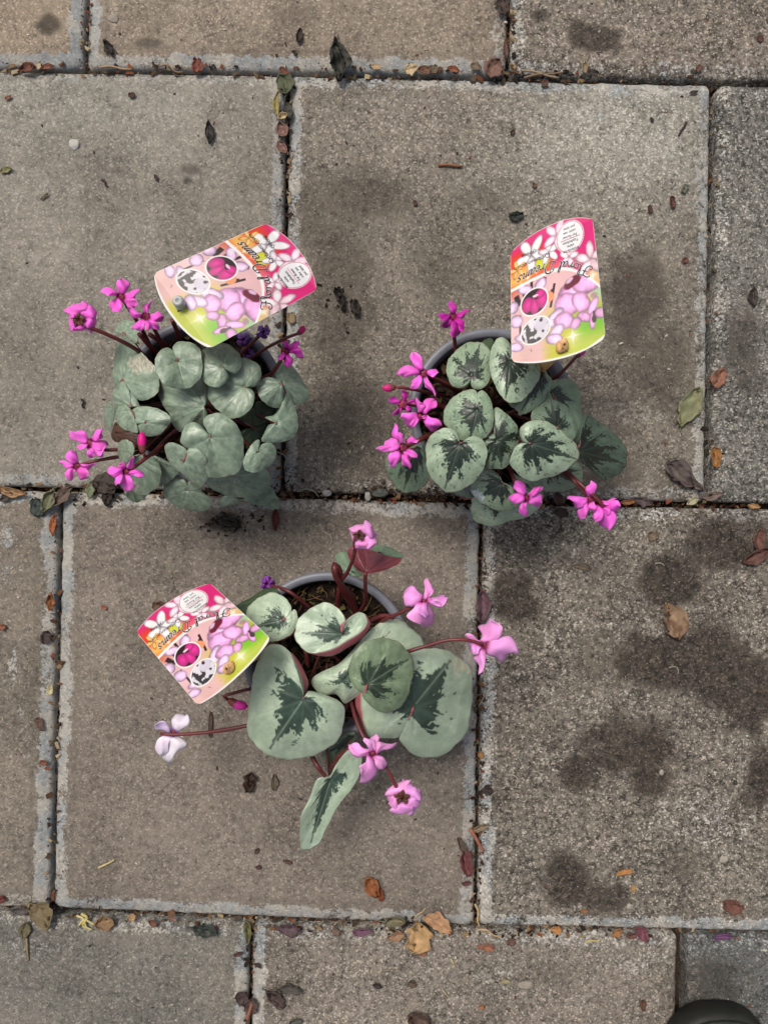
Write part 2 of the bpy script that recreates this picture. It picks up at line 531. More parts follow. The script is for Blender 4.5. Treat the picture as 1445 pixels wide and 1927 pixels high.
    V3 = np.concatenate([V3, low])
    L = len(ring)
    for i in range(L):
        j = (i + 1) % L
        F.append((ring[i], ring[j], base + j, base + i))
    cat = lambda a: np.concatenate([a.reshape(-1), a.reshape(-1)[ring]])
    colr = col.reshape(-1, 3)
    me = mesh('paving_slab', V3, F, np.concatenate([colr, colr[ring] * 0.7]), {'stain': cat(stain_shade), 'chalk': cat(ch), 'speck': np.full(len(V3), speck)})
    return put('paving_slab', me, M_SLAB, pavement)

def jx(x0, y0, x1, y1, y): return x0 + (x1 - x0) * (y - y0) / (y1 - y0)
def H1(x): return float(np.interp(x, [-900, 0, 540, 960, 1345, 2300], [112, 128, 134, 143, 152, 172]))
def H2(x): return float(np.interp(x, [-900, 0, 530, 905, 1445, 2300], [898, 919, 930, 944, 952, 970]))
def H3(x): return float(np.interp(x, [-900, 0, 95, 470, 900, 1445, 2300], [1692, 1713, 1716, 1737, 1750, 1760, 1780]))
H0 = lambda x: H1(x) - 800
H4 = lambda x: H3(x) + 802
def vj(x0, y0, x1, y1):
    return lambda y: jx(x0, y0, x1, y1, y)
R0 = [vj(-641, -660, -643, 128), vj(161, 0, 158, 128), vj(960, 0, 956, 145), vj(1760, 0, 1756, 145)]
R1 = [vj(-259, 140, -270, 930), vj(541, 140, 530, 930), vj(1345, 152, 1333, 950), vj(2145, 152, 2133, 950)]
R2 = [vj(-690, 940, -705, 1715), vj(112, 940, 95, 1715), vj(907, 948, 896, 1750), vj(1706, 960, 1692, 1760)]
R3 = [vj(-328, 1740, -332, 1927), vj(472, 1740, 468, 1927), vj(1282, 1758, 1279, 1927), vj(2082, 1760, 2078, 1927)]
def slab(row, i, top, bot, g, *a, **k):
    l, r = row[i], row[i + 1]
    gl, gt, gr, gb = [q * .84 for q in g]
    def cor(vl, hz, sx, sy, gx, gy):
        y = hz(vl(hz(500)))
        x = vl(y)
        return (x + sx * gx, hz(x) + sy * gy)
    return make_slab([cor(l, top, 1, 1, gl, gt), cor(r, top, -1, 1, gr, gt), cor(r, bot, -1, -1, gr, gb), cor(l, bot, 1, -1, gl, gb)], *a, **k)

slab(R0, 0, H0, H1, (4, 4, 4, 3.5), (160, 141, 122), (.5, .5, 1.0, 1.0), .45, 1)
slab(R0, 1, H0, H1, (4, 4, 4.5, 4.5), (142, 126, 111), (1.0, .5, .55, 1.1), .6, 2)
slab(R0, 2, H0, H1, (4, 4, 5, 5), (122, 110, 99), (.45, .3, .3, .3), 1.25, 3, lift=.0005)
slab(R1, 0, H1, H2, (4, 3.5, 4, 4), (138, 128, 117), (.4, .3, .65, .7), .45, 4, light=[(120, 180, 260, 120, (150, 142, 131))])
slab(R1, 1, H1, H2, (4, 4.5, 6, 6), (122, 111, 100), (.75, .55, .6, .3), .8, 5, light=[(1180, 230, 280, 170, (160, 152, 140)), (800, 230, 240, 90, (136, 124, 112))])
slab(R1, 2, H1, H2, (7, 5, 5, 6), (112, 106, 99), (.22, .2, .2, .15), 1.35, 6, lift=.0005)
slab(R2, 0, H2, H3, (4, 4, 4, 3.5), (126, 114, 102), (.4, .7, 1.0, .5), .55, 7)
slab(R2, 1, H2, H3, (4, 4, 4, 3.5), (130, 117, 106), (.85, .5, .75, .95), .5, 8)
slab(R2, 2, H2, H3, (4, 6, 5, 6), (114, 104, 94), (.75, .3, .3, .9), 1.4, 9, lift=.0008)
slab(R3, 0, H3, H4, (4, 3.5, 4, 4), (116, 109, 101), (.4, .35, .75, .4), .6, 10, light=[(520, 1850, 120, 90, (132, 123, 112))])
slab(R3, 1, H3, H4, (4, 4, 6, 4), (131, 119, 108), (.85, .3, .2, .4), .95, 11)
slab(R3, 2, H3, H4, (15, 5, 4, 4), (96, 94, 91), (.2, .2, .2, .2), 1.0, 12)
# more of the same paving outside the picture: one plain slab mesh, shared
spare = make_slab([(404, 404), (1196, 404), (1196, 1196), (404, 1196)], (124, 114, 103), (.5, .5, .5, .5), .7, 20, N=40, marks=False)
sx0, sy0 = 800 * S, 800 * S
scx, scy = (800 - CX) * S, (CY - 800) * S
first = True
rows = [(-3, 560), (-2, 160), (-1, -239), (0, -640), (1, -259), (2, -690), (3, -328), (4, -720), (5, -320), (6, -720)]
inside = {(0, 0), (0, 1), (0, 2), (1, 0), (1, 1), (1, 2), (2, 0), (2, 1), (2, 2), (3, 0), (3, 1), (3, 2)}
for r, x0 in rows:
    yc = {0: 128 - 400, 1: 530, 2: 1322, 3: 2134}.get(r, 530 + (r - 1) * 802)
    for i in range(-3, 6):
        if (r, i) in inside: continue
        xc = x0 + (400 if r > -3 else -1200) + i * 802
        wx, wy = (xc - CX) * S, (CY - yc) * S - (xc - 700) * 0.0206 * S
        if abs(wx) > 1.55 or abs(wy) > 1.55: continue
        if first: o = spare; first = False
        else:
            o = spare.copy(); C.objects.link(o); o.parent = pavement
        o.location = (wx - scx, wy - scy, 0)

# ------------------------------------------------------------------ potted cyclamens
VIEWS = {'A': (190, 600, 5.354), 'B': (360, 600, 5.354), 'C': (720, 620, 5.071), 'D': (900, 620, 4.983),
         'E': (440, 980, 6.021), 'F': (640, 1140, 5.161), 'G': (440, 1190, 4.5875), 'O': (400, 960, 2.408),
         'P': (100, 500, 4.1875), 'Q': (690, 560, 5.67), 'R': (680, 390, 2.58), 'T': (230, 1060, 4.817), 'N': (0, 0, 1.0)}
def px(v, pts):
    ox, oy, s = VIEWS[v]
    p = np.asarray(pts, float)
    q = p.copy()
    q[..., 0] = ox + p[..., 0] / s
    q[..., 1] = oy + p[..., 1] / s
    return q

RIM_Z = 0.080
class Plant:
    def __init__(s, cx, cy, rpx, label, seed):
        s.c = np.array([cx, cy], float); s.rpx = rpx
        s.root = empty('potted_cyclamen', (W(cx, cy, RIM_Z)[0], W(cx, cy, RIM_Z)[1], 0), label, 'potted plant', 'potted cyclamens standing on the paving')
        s.R = rpx * S * (H - RIM_Z) / H
        s.rng = np.random.default_rng(seed)
        s.seed = seed
        s.top = 0.104
        s.build_pot()
    def build_pot(s):
        R = s.R
        prof = [(0.0, 0.0015), (R * .66, 0.0), (R * .70, 0.0), (R * .705, 0.003), (R * .88, 0.070), (R * .89, 0.0725), (R * .985, 0.0735), (R, 0.0750), (R, 0.0785),
                (R * .99, 0.0797), (R * .955, 0.0800), (R * .905, 0.0792), (R * .893, 0.0775), (R * .885, 0.072), (R * .80, 0.040), (0.0, 0.038)]
        n = 96
        a = np.linspace(0, 2 * np.pi, n, endpoint=False)
        V = []
        for k, (r, z) in enumerate(prof):
            rr = max(r, 1e-5) * (1 + 0.004 * np.sin(2 * a + s.seed))
            V.append(np.stack([rr * np.cos(a), rr * np.sin(a), np.full(n, z)], 1))
        me = mesh('pot', np.concatenate(V), grid_faces(len(prof), n, True))
        s.pot = new_obj('pot', me, M_POT, s.root)
        # soil
        m, k = 60, 26
        rr = np.linspace(0.0001, R * .882, k)
        A_, B_ = np.meshgrid(np.linspace(0, 2 * np.pi, m, endpoint=False), rr)
        x = B_ * np.cos(A_); y = B_ * np.sin(A_)
        z = 0.0665 + (fnoise(x * 400 + s.seed, y * 400 + 9, 3) - .5) * .008 + (vnoise(x * 1500, y * 1500 + s.seed) - .5) * .003
        s.soil = new_obj('soil', mesh('soil', np.stack([x, y, z], -1).reshape(-1, 3), grid_faces(k, m, True)), M_SOIL, s.root)
        # loose bits of peat, bark and root on the soil
        acc = Acc()
        r_ = s.rng
        for i in range(420):
            rad = R * .86 * math.sqrt(r_.random()); an = r_.random() * 6.283
            c = np.array([rad * math.cos(an), rad * math.sin(an), 0.0685 + r_.random() * .003])
            pal = [(46, 34, 25), (32, 24, 18), (66, 50, 34), (84, 72, 46), (30, 22, 17), (66, 62, 30)][r_.integers(6)]
            if r_.random() < .72:
                sz = .0006 + .0018 * r_.random() ** 2
                V8 = (r_.random((8, 3)) - .5) * sz * np.array([2.2, 1.3, .8]) + 0
                V8 = np.array([[i & 1, (i >> 1) & 1, (i >> 2) & 1] for i in range(8)], float) - .5
                V8 = (V8 + (r_.random((8, 3)) - .5) * .5) * sz * np.array([2.2, 1.4, 1.0])
                ca, sa = math.cos(an * 7), math.sin(an * 7)
                V8[:, :2] = V8[:, :2] @ np.array([[ca, -sa], [sa, ca]])
                acc.add(V8 + c, [(0, 2, 3, 1), (4, 5, 7, 6), (0, 1, 5, 4), (2, 6, 7, 3), (0, 4, 6, 2), (1, 3, 7, 5)], lin(pal))
            else:
                L = .004 + .009 * r_.random(); t = an * 5
                P = np.array([c + [L * (u - .5) * math.cos(t) + .001 * math.sin(u * 5), L * (u - .5) * math.sin(t) + .001 * math.cos(u * 4), .0006 * math.sin(u * 3)] for u in np.linspace(0, 1, 5)])
                acc.add(*tube(P, .00022, 4), lin((108, 82, 56)))
        tag(new_obj('soil_crumb', acc.mesh('soil_crumb'), M_CHIP, s.root, smooth=False), kind='stuff')
    def zdome(s, P):
        d = np.linalg.norm(P - s.c, axis=-1) / s.rpx
        return s.top - 0.014 * d ** 2 - 0.010 * np.maximum(d - 1.0, 0)

VEINS = [0, .62, -.62, 1.30, -1.30, 2.15, -2.15]
def leaf_pattern(t, th, style, r):
    """colour over the leaf blade; t = 0 at stalk .. 1 at the edge, th = angle from the midrib"""
    x, y = t * np.cos(th), t * np.sin(th)
    sd = r.random() * 50
    mott = fnoise(x * 7 + sd, y * 7 + sd, 3) - .5
    mott2 = fnoise(x * 26 + sd, y * 26, 2) - .5
    vm = np.zeros_like(t)
    wig = (fnoise(t * 3 + sd, th * 2, 2) - .5) * .22
    for k, v in enumerate(VEINS):
        bend = v * (1 + .10 * t)
        dd = np.abs(th - bend - wig * t) * np.maximum(t, .02)
        vm = np.maximum(vm, np.exp(-(dd / (.020 + .020 * (1 - t))) ** 2) * (1 - sstep(.80, .97, t)))
        for sg in (-1, 1):              # forks
            t0 = .45 + .12 * math.sin(k * 7 + sd)
            off = bend + sg * np.maximum(t - t0, 0) * .62
            dd = np.abs(th - off - wig * t) * np.maximum(t, .02)
            vm = np.maximum(vm, .75 * np.exp(-(dd / .020) ** 2) * sstep(t0 - .02, t0 + .05, t) * (1 - sstep(.78, .95, t)))
    S3 = lambda c: lin(c)[None, None, :]
    ex = lambda a: a[..., None]
    if style[0] == 's':       # plain pewter leaf with pale veins
        k = {'s': 1.0, 'sg': .85}.get(style, 1.0)
        k *= .90 * (.86 + .30 * r.random())
        warm = r.normal(0, .03)
        base = S3((110, 128, 110)) * k * np.array([1 + warm, 1.0, 1 - warm])
        dk = S3((78, 95, 80)) * k; lt = S3((154, 171, 150)) * k
        c = base + (lt - base) * ex(np.clip(.25 + 1.2 * mott + .25 * sstep(.05, .55, t), 0, 1) * .6)
        c = c + (dk - c) * ex(np.clip(-mott * 1.8 + .08, 0, 1) * .55)
        c = c + (S3((158, 178, 156)) - c) * ex(vm * .36 * np.clip(.3 + 1.6 * (mott + .3), 0, 1.2))
        c = c * ex(1 + mott2 * .10)
        c = c + (S3((140, 146, 104)) - c) * ex((1 - sstep(.0, .09, t)) * .5)
        c = c + (S3((118, 124, 104)) - c) * ex(sstep(.965, .995, t) * .45)
        return c, vm
    if style[0] == 'g':       # darker green young leaf
        c = S3((52, 70, 44)) * ex(1 + mott * .8)
        c = c + (S3((84, 100, 70)) - c) * ex(vm * .4)
        return c, vm
    if style[0] == 'u':       # leaf seen from its wine red underside
        c = S3((112, 54, 62)) * ex(1 + mott * .6)
        return c, vm
    if style[0] == 'b':
        c = S3((70, 46, 34)) * ex(1 + mott * .9)
        return c, vm
    # silver leaf with a dark fir-tree mark
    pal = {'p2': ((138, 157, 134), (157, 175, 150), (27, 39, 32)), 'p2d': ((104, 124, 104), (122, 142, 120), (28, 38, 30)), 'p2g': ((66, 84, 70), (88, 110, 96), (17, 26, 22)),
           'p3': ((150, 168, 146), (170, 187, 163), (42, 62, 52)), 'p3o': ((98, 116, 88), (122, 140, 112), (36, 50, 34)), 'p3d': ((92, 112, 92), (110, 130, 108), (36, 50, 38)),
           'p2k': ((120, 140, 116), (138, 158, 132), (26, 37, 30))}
    st = style.split('/')
    a, b, dkc = pal[st[0]]
    ext = (float(st[1]) if len(st) > 1 else 1.0) * (1.20 if st[0].startswith('p2') else 1.0)        # how far the dark mark reaches
    c = S3(a) + (S3(b) - S3(a)) * ex(np.clip(.5 + 1.5 * mott, 0, 1))
    c = c * ex(1 + mott2 * .10)
    c = c + (S3(b) * 1.12 - c) * ex(vm * .60 * sstep(.3, .6, t) * np.clip(.6 + 1.5 * mott, 0, 1))
    ph = r.random() * 6
    jn = (fnoise(x * 9 + sd, y * 9, 2) - .5)
    fr = np.mod(x * 7.0 - np.abs(y) * 5.0 + ph + jn * 1.6 + .5 * (y > 0), 1.0)
    saw = np.abs(fr - .35) / .65
    L = .86 * min(ext, 1.1)
    wid = (.46 * np.clip(1 - x / L, 0, 1) ** 1.75 * min(ext, 1.25) + .034 * np.clip(1 - x / L, 0, 1) ** .4) * (1.28 - .72 * saw) * (x > -.15) * (x < L)
    front = (np.abs(y) < wid * (1 + jn * .5)).astype(float)
    R = np.zeros_like(t)
    for k, (v, aR, w) in enumerate([(.55, .58, .26), (-.55, .58, .26), (1.15, .56, .25), (-1.15, .56, .25), (1.85, .50, .27), (-1.85, .50, .27), (2.55, .42, .30), (-2.55, .42, .30)]):
        aR *= (.82 + .42 * r.random()) * ext
        R = np.maximum(R, aR * np.exp(-(np.abs(th - v) / w) ** 2))
    fr2 = np.mod(th * 4.3 + ph + jn * 3.0 + 1.2 * t, 1.0)
    R = np.maximum(R, .27 * ext) * (1.12 - .55 * np.abs(fr2 - .4) / .6) * (1 + jn * .8)
    # an isolated dark fleck here and there near the mark
    fl = (vnoise(x * 19 + sd, y * 19 + 5) > .86) & (t < .72 * ext + .1)
    dots = (vnoise(x * 34 + 2 * sd, y * 34) > .955) & (t < .98)
    dark = np.maximum(front, (t < R).astype(float))
    if st[0].startswith('p2'):
        dark = np.maximum(dark, np.maximum(fl * .6, dots * .75))
    dc = S3(dkc) * ex(1 + mott * 1.1 + .5 * mott2)
    dc = dc + (S3((92, 110, 94)) - dc) * ex(vm * (.10 if st[0].startswith('p2') else .22))
    c = c + (dc - c) * ex(dark * .97)
    c = c + (S3(b) * 1.0 - c) * ex(dark * np.exp(-(y / .012) ** 2) * (x > .05) * (x < .8) * (.12 if st[0].startswith('p2') else .32))
    c = c + (S3((126, 92, 76)) - c) * ex(sstep(.972, .994, t) * (.55 if st[0].startswith('p2') else .28))
    return c, vm

def leaf(pl, view, attach, tip, outline, layer, style, dome=3.8, dz=0.0, tilt=(0, 0), fold=0.0, curl=None, curlh=4.0, patch=None, rip=1.25, stalk=True, zabs=None, label=None, mat=None):
    r = pl.rng
    A = px(view, attach); Tp = px(view, tip); O = px(view, outline)
    N, M = 148, 42
    B = catmull(O, N, True)
    ws = np.arange(N) / N * 6.2832
    wb = r.random(4) * 6.28
    B = A + (B - A) * (1 + .010 * np.sin(7 * ws + wb[0]) + .008 * np.sin(13 * ws + wb[1]) + .005 * np.sin(29 * ws + wb[2]))[:, None]
    # start at the outline point nearest the stalk (the notch)
    i0 = int(np.argmin(np.linalg.norm(B - A, axis=1)))
    B = np.roll(B, -i0, 0)
    area = 0.5 * np.sum(B[:, 0] * np.roll(B[:, 1], -1) - np.roll(B[:, 0], -1) * B[:, 1])
    if area > 0: B = np.concatenate([B[:1], B[1:][::-1]])          # photo y runs down: keep counter-clockwise in the world
    D = None
    it = int(np.argmin(np.linalg.norm(B - Tp, axis=1)))
    it = min(max(it, 8), N - 8)
    seg = np.linalg.norm(np.roll(B, -1, 0) - B, axis=1)
    cum = np.r_[0, np.cumsum(seg)][:N]
    tot = seg.sum()
    th = np.where(np.arange(N) <= it, -math.pi * (1 - cum / cum[it]), math.pi * (cum - cum[it]) / (tot - cum[it]))
    # blend with the true angle so the veins run straight
    ts = np.linspace(0, 1, M + 1) ** .92
    t = np.repeat(ts[1:, None], N, 1)
    TH = np.repeat(th[None], M, 0)
    P = A + t[..., None] * (B - A)[None]
    size = np.mean(np.linalg.norm(B - A, axis=1)) * S
    amp = min(size / .025, 1.3)
    c, vm = leaf_pattern(t, TH, style, r)
    ph = r.random(4) * 6.28
    if style[0] == 's' and fold == 0:
        fold = r.normal(0.5, 2.6); tilt = (tilt[0] + r.normal(0, .10), tilt[1] + r.normal(0, .10))
    def zf(P, t, TH, vm):
        z0 = pl.zdome(P) if zabs is None else np.full(P.shape[:-1], zabs / 1000.0)
        z = z0 + layer * 0.0050 + dz / 1000.0
        z = z + (tilt[0] * (P[..., 0] - A[0]) + tilt[1] * (P[..., 1] - A[1])) * S
        z = z - dome / 1000 * amp * t ** 2.0 - .0006 * sstep(.80, 1, t) * amp
        z = z + rip / 1000 * amp * t ** 1.6 * (np.sin(3 * TH + ph[0]) + .7 * np.sin(5 * TH + ph[1]) + .35 * np.sin(9 * TH + ph[2]))
        z = z - vm * (.00016 if style[0] == 's' else .00035) * amp + .0005 * amp * (fnoise(t * 4 * np.cos(TH) + ph[3], t * 4 * np.sin(TH), 2) - .5)
        z = z + fold / 1000 * np.abs(np.sin(TH)) * t
        z = z - .0012 * np.exp(-(t / .09) ** 2)
        return z
    z = zf(P, t, TH, vm)
    if patch is not None:          # papery damaged patch
        pc = px(view, patch[0]); rad = patch[1] / VIEWS[view][2]
        dn = np.linalg.norm((P - pc) * np.array(patch[2]), axis=-1) / rad + (fnoise(P[..., 0] / 5, P[..., 1] / 5, 3) - .5) * 1.1
        f = 1 - sstep(.75, 1.0, dn)
        crk = fnoise(P[..., 0] / 2.2, P[..., 1] / 4.5, 2)
        pcol = lin((160, 156, 140)) * (0.5 + .9 * crk)[..., None]; f = f * (.55 + .45 * sstep(.35, .6, crk))
        if len(patch) > 3: pcol = lin(patch[3]) * (0.8 + .35 * crk)[..., None]
        c = c + (pcol - c) * f[..., None]
        z = z + f * (crk - .4) * .0016
    X = Wn(P, z)
    zc = zf(A[None], np.zeros(1), np.zeros(1), np.zeros(1))[0]
    V = [np.array([W(A[0], A[1], zc)])]
    K = [c[0].mean(0)[None]]
    V.append(X.reshape(-1, 3)); K.append(c.reshape(-1, 3))
    rows = M
    if curl is not None:
        Cp = px(view, curl)                     # polyline of the folded-back edge's outer silhouette: pairs (edge, silhouette)
        E, Sh = Cp[:, 0], Cp[:, 1]
        disp = np.zeros((N, 2))
        w = np.zeros(N)
        E2 = catmull(E, 60); S2 = catmull(Sh, 60)
        for i in range(N):
            dd = np.linalg.norm(E2 - B[i], axis=1)
            k = int(np.argmin(dd))
            if dd[k] < 9.0:
                f = 1 - sstep(5, 9, dd[k])
                disp[i] = (S2[k] - E2[k]) * f
        zr = z[-1]
        mg = np.linalg.norm(disp, axis=1) * S
        # underside flank: from the edge outwards and down
        for q in np.linspace(0, 1, 6)[1:]:
            Pq = B + disp * math.sin(q * math.pi / 2)
            zq = zr - (.0004 + mg * 1.1) * q - .0002 * (q > 0)
            V.append(Wn(Pq, zq)); K.append(np.repeat(lin((154, 84, 92))[None], N, 0) * np.linspace(.92, 1.05, N)[:, None])
            rows += 1
    V = np.concatenate(V)
    K = np.concatenate(K)
    F = [(0, 1 + j, 1 + (j + 1) % N) for j in range(N)]
    # leave the notch open: no faces across the two lips when the leaf has a deep notch
    G = grid_faces(rows, N, True)
    F += [(a + 1, b + 1, c2 + 1, d + 1) for a, b, c2, d in G]
    me = mesh('leaf', V, F, K)
    o = put('leaf', me, [mat or M_LEAF, M_UNDER], pl.root)
    if label: o['label'] = label
    sm = o.modifiers.new('thickness', 'SOLIDIFY')
    sm.thickness = 0.0004; sm.offset = -1; sm.material_offset = 1; sm.material_offset_rim = 0
    if stalk:
        cx, cy = pl.c
        j = (r.random(2) - .5) * pl.rpx * .35
        # foot of the stalk in the soil, given in true ground-plan coordinates
        foot = np.array(W(cx + j[0], cy + j[1], RIM_Z)); foot[2] = .066
        Ae = A + (Tp - A) * .07
        end = np.array(W(Ae[0], Ae[1], zc)); end[2] = zc - .0030
        d = end - foot
        mid = foot + d * np.array([.62, .62, .40])
        mid2 = foot + d * np.array([.97, .97, 1.0]); mid2[2] -= .009
        if end[2] < .075:           # hangs over the rim: pass above it
            mid = foot + d * .55; mid[2] = .0865
            mid2 = foot + d * .85; mid2[2] = max(end[2] + .004, .072)
        Pp = catmull(np.array([foot, mid, mid2, end]), 14)
        Vt, Ft = tube(Pp, np.r_[np.linspace(.0013, .0010, 12), .0008, .0003], 7)
        colr = lin((78, 40, 36)) * (.8 + .4 * r.random())
        put('leaf_stalk', mesh('leaf_stalk', Vt, Ft, np.repeat(colr[None], len(Vt), 0)), M_STALK, o)
    return o

# ---- flowers
def petal_mesh(b, t, w, zb, zt, arch, cup, colA, colB, seed, twist=0.0, curlback=0.0, calm=1.0):
    b = np.array(b, float); t = np.array(t, float)
    n, m = 15, 11
    u = np.linspace(0, 1, n); v = np.linspace(-1, 1, m)
    U, Vv = np.meshgrid(u, v, indexing='ij')
    rr = np.random.default_rng(seed)
    pk = rr.random()
    prof = np.interp(u, [0, .12, .3, .5, .68, .82, .92, .975, 1.0], [.46, .54, .72, .90, 1.0, .95, .76 - .2 * pk, .46 - .2 * pk, .14])
    d = t - b; L = np.linalg.norm(d); d = d / L
    nrm = np.array([-d[1], d[0]])
    bend = (rr.random() - .5) * .42 * L * calm
    ctr = b + d * L * U[..., None] + nrm * (bend * np.sin(math.pi * U))[..., None]
    wob = 1 + .10 * np.sin(U * 9 + Vv * 2 + seed)
    ww_ = w * (.90 + .20 * rr.random())
    P = ctr + nrm * (Vv * prof[:, None] * ww_ / 2 * wob)[..., None]
    skew = rr.normal(0, .24) * calm
    P = P + d * (((vnoise(Vv * 2.3 + seed, U * 0) - .5) * .16 + skew * Vv * .5) * L * U ** 2)[..., None]
    wm = w * S
    z = zb + (zt - zb) * U + arch * np.sin(math.pi * U ** .9) - cup * wm * Vv ** 2 * (.4 + .6 * U) + twist * wm * Vv * U - curlback * U ** 4 * wm
    fold = .34 * rr.random() * calm
    z = z - fold * wm * (np.abs(Vv) ** 1.2) * U * np.where(Vv > 0, 1.0, .35)
    z = z + .0006 * np.sin(6 * U + 3 * Vv + seed) + .0005 * (vnoise(Vv * 3 + seed, U * 4) - .5)
    X = Wn(P, z)
    f = sstep(.02, .20, U)[..., None]
    streak = (.88 + .24 * fnoise(Vv * 7 + seed, U * 1.2, 3))[..., None]
    colB = np.asarray(colB, float)
    top_ = lin(colB + (250 - colB) * .20)
    edge_ = (np.abs(Vv) ** 3 * .5 + sstep(.75, 1, U) * .5)[..., None]
    cb = lin(colB) * (1 - edge_) + top_ * edge_
    c = (lin(colA) * (1 - f) + cb * f) * streak
    me = mesh('petal', X.reshape(-1, 3), [(f_[0], f_[3], f_[2], f_[1]) for f_ in grid_faces(n, m)], c.reshape(-1, 3))
    return me

MAG = (240, 104, 214); MAGD = (214, 62, 184); PINK = (238, 158, 224); WHITE = (238, 230, 242); DARK = (96, 16, 52)
def stalk_from(pts, zs, r0=.0013, r1=.0010, n=26, c0=(66, 26, 27), c1=(104, 44, 46)):
    P3 = np.array([W(p[0], p[1], z) for p, z in zip(pts, zs)])
    Pp = catmull(P3, n)
    V, F = tube(Pp, np.linspace(r0, r1, n) * (.93 + .16 * vnoise(np.linspace(0, 7, n) + pts[0][1], 0 * np.linspace(0, 1, n))), 8)
    k = np.repeat(np.linspace(0, 1, n), 8)
    col = (lin(c0) * (1 - k[:, None]) + lin(c1) * k[:, None]) * (.75 + .5 * vnoise(k * 9 + pts[0][0], np.tile(np.arange(8) * .7, n)))[:, None]
    return mesh('flower_stalk', V, F, col)

def flower(pl, view, ctr, petals, z, col=MAG, mouth=10, stem=None, stemz=None, colA=DARK, label=None, spread=1.0, calyx=False):
    """ctr in view pixels; petals: (base, tip, width) in view pixels"""
    r = pl.rng
    s = VIEWS[view][2]
    c = px(view, ctr)
    z = z / 1000
    # receptacle: a little dark bell with a ringed mouth
    n = 16
    k = S * (H - z) / H
    R = mouth * k
    a = np.linspace(0, 2 * np.pi, n, endpoint=False)
    prof = [(.05, .6), (.55, .5), (.95, .15), (1.0, -.2), (.8, -.6), (.5, -.9), (.12, -1.1)]
    V = []
    ww = np.array(W(c[0], c[1], z))
    for (q, h) in prof:
        V.append(ww + np.stack([q * R * np.cos(a) * (1 + .1 * np.sin(5 * a)), q * R * np.sin(a) * (1 + .1 * np.sin(5 * a)), np.full(n, h * R * .8)], 1))
    V = np.concatenate(V)
    kk = np.tile(lin(DARK if not calyx else (74, 42, 36)), (len(V), 1))
    kk[:n * 2] = lin((150, 60, 80) if not calyx else (104, 66, 52))
    F = grid_faces(len(prof), n, True)
    F = [(f[0], f[1], f[2], f[3])[::-1] for f in F] + [tuple(range(n))]
    o = put('flower', mesh('flower', V, F, kk), M_PETAL, pl.root)
    if label: o['label'] = label
    for i, pt in enumerate(petals):
        b, t, w = px(view, pt[0]), px(view, pt[1]), pt[2] / s
        dzt = (pt[3] if len(pt) > 3 else r.normal(0, 2.2)) / 1000
        cc = np.array(col, float) * (.95 + .09 * r.random()) + r.normal(0, 3, 3)
        cc = np.clip(cc, 0, 250)
        if len(pt) > 4: cc = np.array(pt[4], float)
        b = b + (c - b) * .45 if not calyx else b
        me = petal_mesh(b, t, w, z + .0006 + .0004 * i, z + .0025 + dzt + .0003 * i, .0022, .16 + .12 * r.random(), colA, cc, int(r.integers(1000)), twist=r.normal(0, .42) * (.3 if calyx else 1), curlback=.12, calm=.25 if calyx else 1.0)
        p = put('petal', me, M_PETAL, o)
        sm = p.modifiers.new('thickness', 'SOLIDIFY'); sm.thickness = .00016; sm.offset = 0
    if stem is not None:
        pts = px('N' if stem[0] == 'N' else stem[0], stem[1])
        zz = [q / 1000 for q in stemz]
        put('flower_stalk', stalk_from(pts, zz), M_STALK, o)
    return o

def back_flower(pl, view, ctr, rad, z, cal, col, stem, stemz):
    """a nodding flower seen from its calyx: petals overlap like a pinwheel, five brown sepals at the middle"""
    s = VIEWS[view][2]
    pets = []
    c = np.array(ctr, float); k = np.array(cal, float)
    for i in range(5):
        an = i * 2 * math.pi / 5 + .4
        d = np.array([math.cos(an), math.sin(an)])
        e = c + d * rad * (1.0 + .06 * math.sin(i * 3))
        b = k + (c - k) * .35 + d * rad * .22
        pets.append((tuple(b), tuple(e), rad * 1.62, -1.5 + .8 * (i % 2)))
    o = flower(pl, view, cal, pets, z, col, mouth=rad / s * .22, stem=stem, stemz=stemz, colA=tuple(np.array(col) * .82), calyx=True)
    for i in range(5):
        an = i * 2 * math.pi / 5 + 1.0
        d = np.array([math.cos(an), math.sin(an)])
        me = petal_mesh(px(view, tuple(k + d * rad * .08)), px(view, tuple(k + d * rad * .46)), rad * .28 / s, z / 1000 + .0032, z / 1000 + .0042, .0006, .1, (70, 40, 34), (98, 60, 46), i)
        p = put('sepal', me, M_PETAL, o)
        sm = p.modifiers.new('thickness', 'SOLIDIFY'); sm.thickness = .0004; sm.offset = 0
    return o

def bud(pl, view, pts, z, wpx, col, stem, stemz):
    """closed bud: pointed spindle from calyx to tip"""
    P3 = np.array([W(*px(view, p), z / 1000 + .0004 * i) for i, p in enumerate(pts)])
    n = 16
    Pp = catmull(P3, n)
    u = np.linspace(0, 1, n)
    R = np.interp(u, [0, .12, .35, .6, .85, 1], [.25, .75, .9, 1.0, .8, .15]) * wpx / 2 / VIEWS[view][2] * S * (H - z / 1000) / H
    V, F = tube(Pp, R, 10)
    k = np.repeat(u, 10)[:, None]
    f = sstep(.36, .46, k)
    cc = lin((120, 62, 60)) * (1 - f) + lin(col) * f
    o = put('flower_bud', mesh('flower_bud', V, F, cc), M_PETAL, pl.root)
    put('flower_stalk', stalk_from(px(stem[0], stem[1]), [q / 1000 for q in stemz], .0011, .0009), M_STALK, o)
    return o

